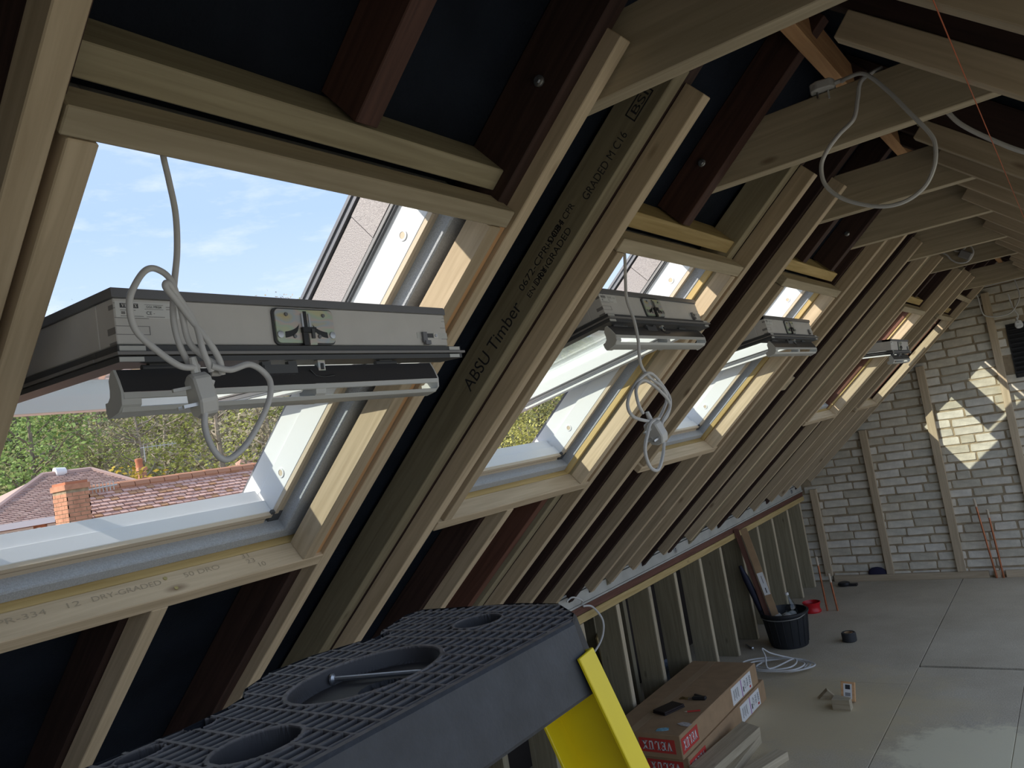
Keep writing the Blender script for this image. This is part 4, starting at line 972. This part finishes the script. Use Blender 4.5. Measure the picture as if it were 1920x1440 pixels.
b = MB(); b.lathe([(.0058, -.001), (.0058, .001), (.003, .003)], ZINC, a, (V((0, 0, 1)), d.cross(V((0, 0, 1))), d), 12); b.build('screw_head', sc)

# ================================================================== OUTSIDE
GRASS = plain('dry_ground', (.26, .24, .16), .95, vary=.3, scale=.6)
HDIR = V((-.83, .55))
def ground_z(x, y):
    t = x * HDIR.x + y * HDIR.y; q = min(1, max(0, (t - 26) / 60)); q = q * q * (3 - 2 * q)
    q2 = min(1, max(0, (t - 68) / 34)); q2 = q2 * q2 * (3 - 2 * q2)
    return -5.2 + 11.5 * q + 9 * q2
gv, gf = [], []; st_ = 6; nx_, ny_ = 34, 36
for i in range(nx_ + 1):
    for j in range(ny_ + 1):
        x, y = -150 + i * st_, -60 + j * st_; gv.append((x, y, ground_z(x, y)))
for i in range(nx_):
    for j in range(ny_):
        a = i * (ny_ + 1) + j; gf.append((a, a + ny_ + 1, a + ny_ + 2, a + 1))
me = bpy.data.meshes.new('ground'); me.from_pydata(gv, [], gf); me.materials.append(GRASS)
tag(put(bpy.data.objects.new('ground', me), Matrix.Identity(4)), kind='structure')

TIL = [plain('clay_tile_a', (.60, .38, .31), .85), plain('clay_tile_b', (.66, .43, .36), .85), plain('clay_tile_c', (.54, .33, .27), .85), plain('clay_tile_lichen', (.48, .27, .15), .9)]
TIA = [plain('brown_tile_a', (.46, .32, .28), .85), plain('brown_tile_b', (.50, .36, .31), .85), plain('brown_tile_c', (.42, .29, .25), .85)]
RIDGE = plain('ridge_tile', (.46, .22, .13), .85); HBR = plain('house_brick', (.55, .26, .16), .9, vary=.25, scale=5); HWH = plain('house_white', (.78, .78, .78), .6)
HGL = plain('house_glass', (.10, .13, .16), .15); HPOT = plain('chimney_pot', (.50, .19, .10), .8)
def tile_plane(b, o, along, up, width, clip, rows, gauge, tw, mats, seed):
    r = random.Random(seed); nrm = along.cross(up).normalized()
    if nrm.z < 0: nrm = -nrm
    for k in range(rows):
        u0 = k * gauge; n = int(width / tw) + 2; off = (k % 2) * tw / 2
        for i in range(n):
            a0, a1 = i * tw - off, (i + 1) * tw - off - .012
            lo, hi = clip(u0 + gauge / 2)
            a0, a1 = max(a0, lo), min(a1, hi)
            if a1 - a0 < .03: continue
            l = r.uniform(.028, .045); p = [o + along * a0 + up * u0 + nrm * l, o + along * a1 + up * u0 + nrm * (l + r.uniform(-.006, .006)), o + along * a1 + up * (u0 + gauge * 1.15) + nrm * .004, o + along * a0 + up * (u0 + gauge * 1.15) + nrm * .004]
            q = [o + along * a0 + up * u0, o + along * a1 + up * u0]
            b.add(p + q, [(0, 1, 2, 3), (4, 5, 1, 0)], r.choice(mats))
def brick_stack(b, lo, hi, mat_a, mort, course=.075):
    lo, hi = V(lo), V(hi); b.bb(lo + V((.008, .008, 0)), hi - V((.008, .008, 0)), mort)
    n = int((hi.z - lo.z) / course)
    for k in range(n):
        z = lo.z + k * course; ln = .225; off = (k % 2) * .11
        for face in range(4):
            w = (hi.x - lo.x) if face in (0, 2) else (hi.y - lo.y); x = -off
            while x < w - .02:
                a, c = max(0, x), min(w, x + ln - .012); x += ln
                if c - a < .03: continue
                if face == 0: b.bb((lo.x + a, lo.y, z), (lo.x + c, lo.y + .02, z + course - .012), mat_a)
                elif face == 2: b.bb((lo.x + a, hi.y - .02, z), (lo.x + c, hi.y, z + course - .012), mat_a)
                elif face == 1: b.bb((hi.x - .02, lo.y + a, z), (hi.x, lo.y + c, z + course - .012), mat_a)
                else: b.bb((lo.x, lo.y + a, z), (lo.x + .02, lo.y + c, z + course - .012), mat_a)
# --- near house with the long plain-tiled ridge
hb = empty('house', (-16.4, 10, -5.2), 'nearer house with a long pale red tiled ridge and brick chimney', 'house')
RX, RZ, HY0, HY1 = -16.4, 2.36, 7.2, 13.4; pitch = math.radians(42); SLn = 4.2
up_f = V((-math.cos(pitch), 0, math.sin(pitch))); eave = V((RX, HY0, RZ)) - up_f * SLn
b = MB(); tile_plane(b, eave, Y3, up_f, HY1 - HY0, lambda u: (0, HY1 - HY0), 40, .105, .17, TIL[:3] + TIL[:2] + [TIL[3]], 4); tag(b.build('roof_tiles', hb), kind='stuff')
b = MB(); b.add([eave, eave + Y3 * (HY1 - HY0), V((RX, HY1, RZ)), V((RX, HY0, RZ)), V((2 * RX - eave.x, HY0, eave.z)), V((2 * RX - eave.x, HY1, eave.z))], [(0, 1, 2, 3), (3, 2, 5, 4)], TIL[2]); b.build('roof_deck', hb)
for k in range(19):
    y = HY0 + .02 + k * .327
    b = MB(); b.tube([(RX, y, RZ - .01 + .006 * (k % 2)), (RX, y + .31, RZ - .01)], .11, RIDGE, 8); b.build('ridge_tile', hb)
b = MB(); b.bb((eave.x - .35 - 5.2, HY0 + .1, -5.3), (eave.x - .35, HY1 - .1, eave.z + .2), HBR)
b.prism([(-2.7, 0), (2.7, 0), (0, 2.4)], (RX, HY0 + .1, eave.z + .2), (1, 0, 0), (0, 0, 1), (0, HY1 - HY0 - .2, 0), HBR); b.build('wall', hb)
b = MB(); brick_stack(b, (-15.85, 6.68, -2), (-15.28, 7.10, 2.40), HBR, MORTAR); b.bb((-15.87, 6.66, 2.40), (-15.26, 7.12, 2.50), HBR); b.bb((-15.84, 6.69, 2.50), (-15.29, 7.09, 2.55), HPOT); b.build('chimney', hb)
b = MB(); b.bb((-15.9, 7.05, 1.5), (-15.2, 7.30, 1.72), HWH); b.build('flashing', hb)
def aerial(p, d, ln, n, lab):
    a = empty('tv_aerial', p, lab, 'aerial'); p, d = V(p), V(d).normalized(); m = plain('aerial_%d' % n, (.5, .5, .5), .4, metal=.6)
    b = MB(); b.tube([p, p + V((0, 0, .55))], .018, m, 6); b.build('mast', a)
    c = p + V((0, 0, .5)); b = MB(); b.tube([c - d * .12, c + d * ln], .014, m, 6); b.build('boom', a)
    e = d.cross(V((0, 0, 1)))
    for k in range(n):
        q = c + d * (ln * k / n); b = MB(); b.tube([q - V((0, 0, .09)), q + V((0, 0, .09))], .009, m, 5); b.build('element', a)
aerial((-15.5, 7.12, 1.85), (.0, 1, .05), .62, 9, 'small grey aerial fixed to the nearer house chimney')
aerial((-26.2, 14.15, 3.35), (.0, 1, .03), 1.2, 8, 'small grey aerial fixed beside the thin tall chimney')
# --- hipped house behind it
ha = empty('house', (-24.7, 11, -4), 'farther house with a brown hipped roof, white window frames below', 'house')
ex0, ex1, ey0, ey1, ez, rz = -27.1, -22.3, 7.4, 13.1, 1.98, 3.22; ry0, ry1, rx = 10.2, 11.6, -24.7
b = MB(); run = math.hypot(ex1 - rx, rz - ez); upA = V((rx - ex1, 0, rz - ez)).normalized()
tile_plane(b, V((ex1, ey0, ez)), Y3, upA, ey1 - ey0, lambda u: ((ry0 - ey0) * u / run, (ey1 - ey0) - (ey1 - ry1) * u / run), 26, run / 26, .2, TIA, 9); tag(b.build('roof_tiles', ha), kind='stuff')
b = MB(); c4_ = [V((ex0, ey0, ez)), V((ex1, ey0, ez)), V((ex1, ey1, ez)), V((ex0, ey1, ez)), V((rx, ry0, rz)), V((rx, ry1, rz))]
b.add(c4_, [(1, 2, 5, 4), (3, 0, 4, 5), (0, 1, 4), (2, 3, 5), (0, 3, 2, 1)], TIA[1]); b.build('roof_deck', ha)
for a, c in ((4, 5), (1, 4), (2, 5)):
    b = MB(); b.tube([c4_[a] + V((0, 0, .03)), c4_[c] + V((0, 0, .03))], .075, TIA[0], 6); b.build('ridge_tile', ha)
b = MB(); b.tube([(rx, 10.55, rz + .05), (rx, 10.85, rz + .05)], [.16, .13], HWH, 10); b.build('roof_dome', ha)
b = MB(); b.bb((ex0 + .3, ey0 + .3, -4.5), (ex1 - .3, ey1 - .3, ez - .02), HBR); b.build('wall', ha)
b = MB(); b.bb((ex1 - .02, ey0, ez - .14), (ex1 + .04, ey1, ez + .02), HWH); b.build('fascia', ha)
for ya, yb, zb in ((7.95, 8.95, .9), (9.3, 9.75, 1.1), (11.2, 12.2, .9)):
    f = MB(); X_ = ex1 - .29
    f.bb((X_, ya, zb), (X_ + .05, yb, 1.82), HWH); o = f.build('window', ha)
    m = max(1, round((yb - ya) / .33)); pw = (yb - ya - .1) / m
    for k in range(m):
        for z0_, z1_ in ((zb + .06, 1.48), (1.54, 1.76)):
            g = MB(); g.bb((X_ + .045, ya + .07 + k * pw, z0_), (X_ + .056, ya + .07 + (k + 1) * pw - .05, z1_), HGL); g.build('pane', o)
b = MB(); b.box((ex1 - .2, 9.05, 1.62), (.1, .08, .3), HWH); b.build('bracket', ha)
b = MB(); brick_stack(b, (-26.72, 13.98, -1), (-26.38, 14.24, 3.08), HBR, MORTAR); b.bb((-26.75, 13.95, 3.08), (-26.35, 14.27, 3.2), HBR); b.lathe([(.13, 3.2), (.11, 3.35), (.13, 3.42), (.13, 3.5), (.09, 3.52)], HPOT, (-26.55, 14.1, 0), seg=12); b.build('chimney', ha)
hc = empty('house', (-34, 23.5, -4), 'small far roof peeping over the right end of the ridge', 'house')
b = MB(); cs = [V((-36, 21.4, 2.0)), V((-32, 21.4, 2.0)), V((-32, 25.5, 2.0)), V((-36, 25.5, 2.0)), V((-34, 23.2, 3.35))]; b.add(cs, [(0, 1, 4), (1, 2, 4), (2, 3, 4), (3, 0, 4)], TIL[2]); b.build('roof', hc)
b = MB(); b.bb((-35.7, 21.7, -4.5), (-32.3, 25.2, 2.0), HBR); b.build('wall', hc)

# --- trees
BARK = plain('grey_bark', (.32, .27, .215), .95, vary=.25, scale=2)
BARKD = plain('dark_bark', (.22, .18, .14), .95, vary=.25, scale=2)
def leafmat(name, c):
    m, t, b = newmat(name); l = t.links.new; tcn = N('ShaderNodeTexCoord', t); n = N('ShaderNodeTexNoise', t); n.inputs['Scale'].default_value = .9; n.inputs['Detail'].default_value = 3
    r = N('ShaderNodeValToRGB', t); r.color_ramp.elements[0].position = .35; r.color_ramp.elements[0].color = (*[q * .6 for q in c], 1); r.color_ramp.elements[1].position = .65; r.color_ramp.elements[1].color = (*[q * 1.3 for q in c], 1)
    l(tcn.outputs['Object'], n.inputs['Vector']); l(n.outputs[0], r.inputs[0]); l(r.outputs[0], b.inputs['Base Color']); b.inputs['Roughness'].default_value = .7; b.inputs['Specular IOR Level'].default_value = .2
    tl = N('ShaderNodeBsdfTranslucent', t); l(r.outputs[0], tl.inputs[0]); ms = N('ShaderNodeMixShader', t); ms.inputs[0].default_value = .4
    l(b.outputs[0], ms.inputs[1]); l(tl.outputs[0], ms.inputs[2]); l(ms.outputs[0], t.nodes['Material Output'].inputs[0])
    return m
LEAF = [leafmat('spring_leaf', (.46, .50, .17)), leafmat('mid_leaf', (.30, .42, .15)), leafmat('twig_haze', (.46, .41, .30)), leafmat('yellow_leaf', (.62, .59, .20)), leafmat('olive_leaf', (.43, .43, .23))]
def leaf_mesh(name, centres, per, spread, size, mat, seed):
    r = random.Random(seed); vs, fs = [], []
    for c, k in centres:
        for _ in range(int(per * k)):
            p = c + V((r.gauss(0, spread), r.gauss(0, spread), r.gauss(0, spread * .7))); s_ = size * r.uniform(.5, 1.2)
            a = V((r.gauss(0, 1), r.gauss(0, 1), r.gauss(0, .6))).normalized(); q = a.orthogonal().normalized(); w = a.cross(q); i = len(vs)
            vs += [tuple(p + a * s_), tuple(p + q * s_ * .55), tuple(p - a * s_), tuple(p - q * s_ * .55)]; fs.append((i, i + 1, i + 2, i + 3))
    me = bpy.data.meshes.new(name); me.from_pydata(vs, [], fs); me.materials.append(mat); return me
def tree_meshes(seed, h, crown_r, leaf, bark, per, base=.35):
    r = random.Random(seed); b = MB(); pts = [V((0, 0, -.5))]; x = y = 0
    for k in range(1, 7): x += r.uniform(-.18, .18); y += r.uniform(-.18, .18); pts.append(V((x, y, h * .92 * k / 6)))
    b.tube(pts, [h * .016 * (1 - .13 * k) for k in range(7)], bark, 6); cen = []
    for k in range(26):
        t = r.uniform(base, .95); q = pts[min(5, int(t * 6))].lerp(pts[min(6, int(t * 6) + 1)], (t * 6) % 1); an = r.uniform(0, 6.28); ln = crown_r * r.uniform(.45, 1) * (1.15 - .55 * t)
        e = q + V((math.cos(an) * ln, math.sin(an) * ln, ln * r.uniform(.35, .9))); m = q.lerp(e, .5) + V((0, 0, -.1 * ln))
        b.tube([q, m, e], [h * .0045, h * .003, h * .0012], bark, 4, cap=False); cen += [(e, 1.0), (m, .55)]
    me = bpy.data.meshes.new('trunk'); me.from_pydata([tuple(p) for p in b.v], [], b.f); me.materials.append(bark)
    return me, leaf_mesh('crown', cen, per, crown_r * .26, .125, leaf, seed + 50)
VAR = [tree_meshes(1, 13, 2.6, LEAF[0], BARK, 58), tree_meshes(2, 14, 2.9, LEAF[1], BARKD, 78, .25), tree_meshes(3, 14, 2.4, LEAF[2], BARK, 34, .3), tree_meshes(4, 10, 2.6, LEAF[3], BARK, 80, .12), tree_meshes(5, 12, 3.0, LEAF[4], BARKD, 62, .22)]
TL_ = ['pale spring-green tree in the wood beyond the houses', 'darker leafy green tree in the wood beyond the houses', 'bare grey twiggy tree in the wood beyond the houses', 'bright yellow-green tree seen through the second window', 'olive green bushy tree in the wood beyond the houses']
rt_ = random.Random(21)
def plant(k, x, y, s_, lab=None):
    z = ground_z(x, y); t = empty('woodland_tree', (x, y, z), lab or TL_[k], 'tree', 'woodland trees beyond the houses'); M = Matrix.Translation(V((x, y, z))) @ Matrix.Rotation(rt_.uniform(0, 6.28), 4, 'Z') @ Matrix.Scale(s_, 4)
    put(bpy.data.objects.new('trunk', VAR[k][0]), M, t); put(bpy.data.objects.new('crown', VAR[k][1]), M, t)
for row, (D, n) in enumerate(((38, 20), (45, 24), (53, 26), (62, 26), (72, 24))):
    for i in range(n):
        az = math.radians(13 + 54 * (i + rt_.uniform(.1, .9)) / n); d = D + rt_.uniform(-3, 3)
        left = math.degrees(az) < 24
        k = rt_.choice([1, 1, 0, 4] if left else ([0, 2, 2, 0, 4, 2] if math.degrees(az) < 46 else [3, 3, 4]))
        plant(k, -d * math.cos(az), d * math.sin(az), rt_.uniform(.8, 1.1) * (.8 if k == 3 else 1))
# undergrowth and low scrub in front of the wood: nobody could count it
cen = []
for _ in range(330):
    az = math.radians(rt_.uniform(12, 68)); d = rt_.uniform(31, 46); x, y = -d * math.cos(az), d * math.sin(az); cen.append((V((x, y, ground_z(x, y) + rt_.uniform(.4, 3.6))), 1))
me = leaf_mesh('undergrowth', cen, 105, 1.15, .125, LEAF[4], 77)
tag(put(bpy.data.objects.new('undergrowth', me), Matrix.Identity(4)), 'olive scrub and undergrowth at the foot of the wood', 'undergrowth', kind='stuff')
sh = empty('yellow_shrub', (-25.9, 13.5, ground_z(-25.9, 13.5)), 'bright yellow conifer shrub between the two house roofs', 'shrub')
zc_ = ground_z(-25.9, 13.5); rs_ = random.Random(5); cen = [(V((rs_.gauss(0, .55), rs_.gauss(0, .75), rs_.uniform(2.6, 8.2))), 1) for _ in range(60)]
YL = leafmat('gold_leaf', (.62, .46, .08)); me = leaf_mesh('foliage', cen, 30, .28, .11, YL, 8); put(bpy.data.objects.new('foliage', me), Matrix.Translation(V((-25.9, 13.5, zc_))), sh)
b = MB(); b.tube([(-25.9, 13.5, zc_), (-25.9, 13.5, zc_ + 6.8)], [.1, .03], BARKD, 6); b.build('stem', sh)
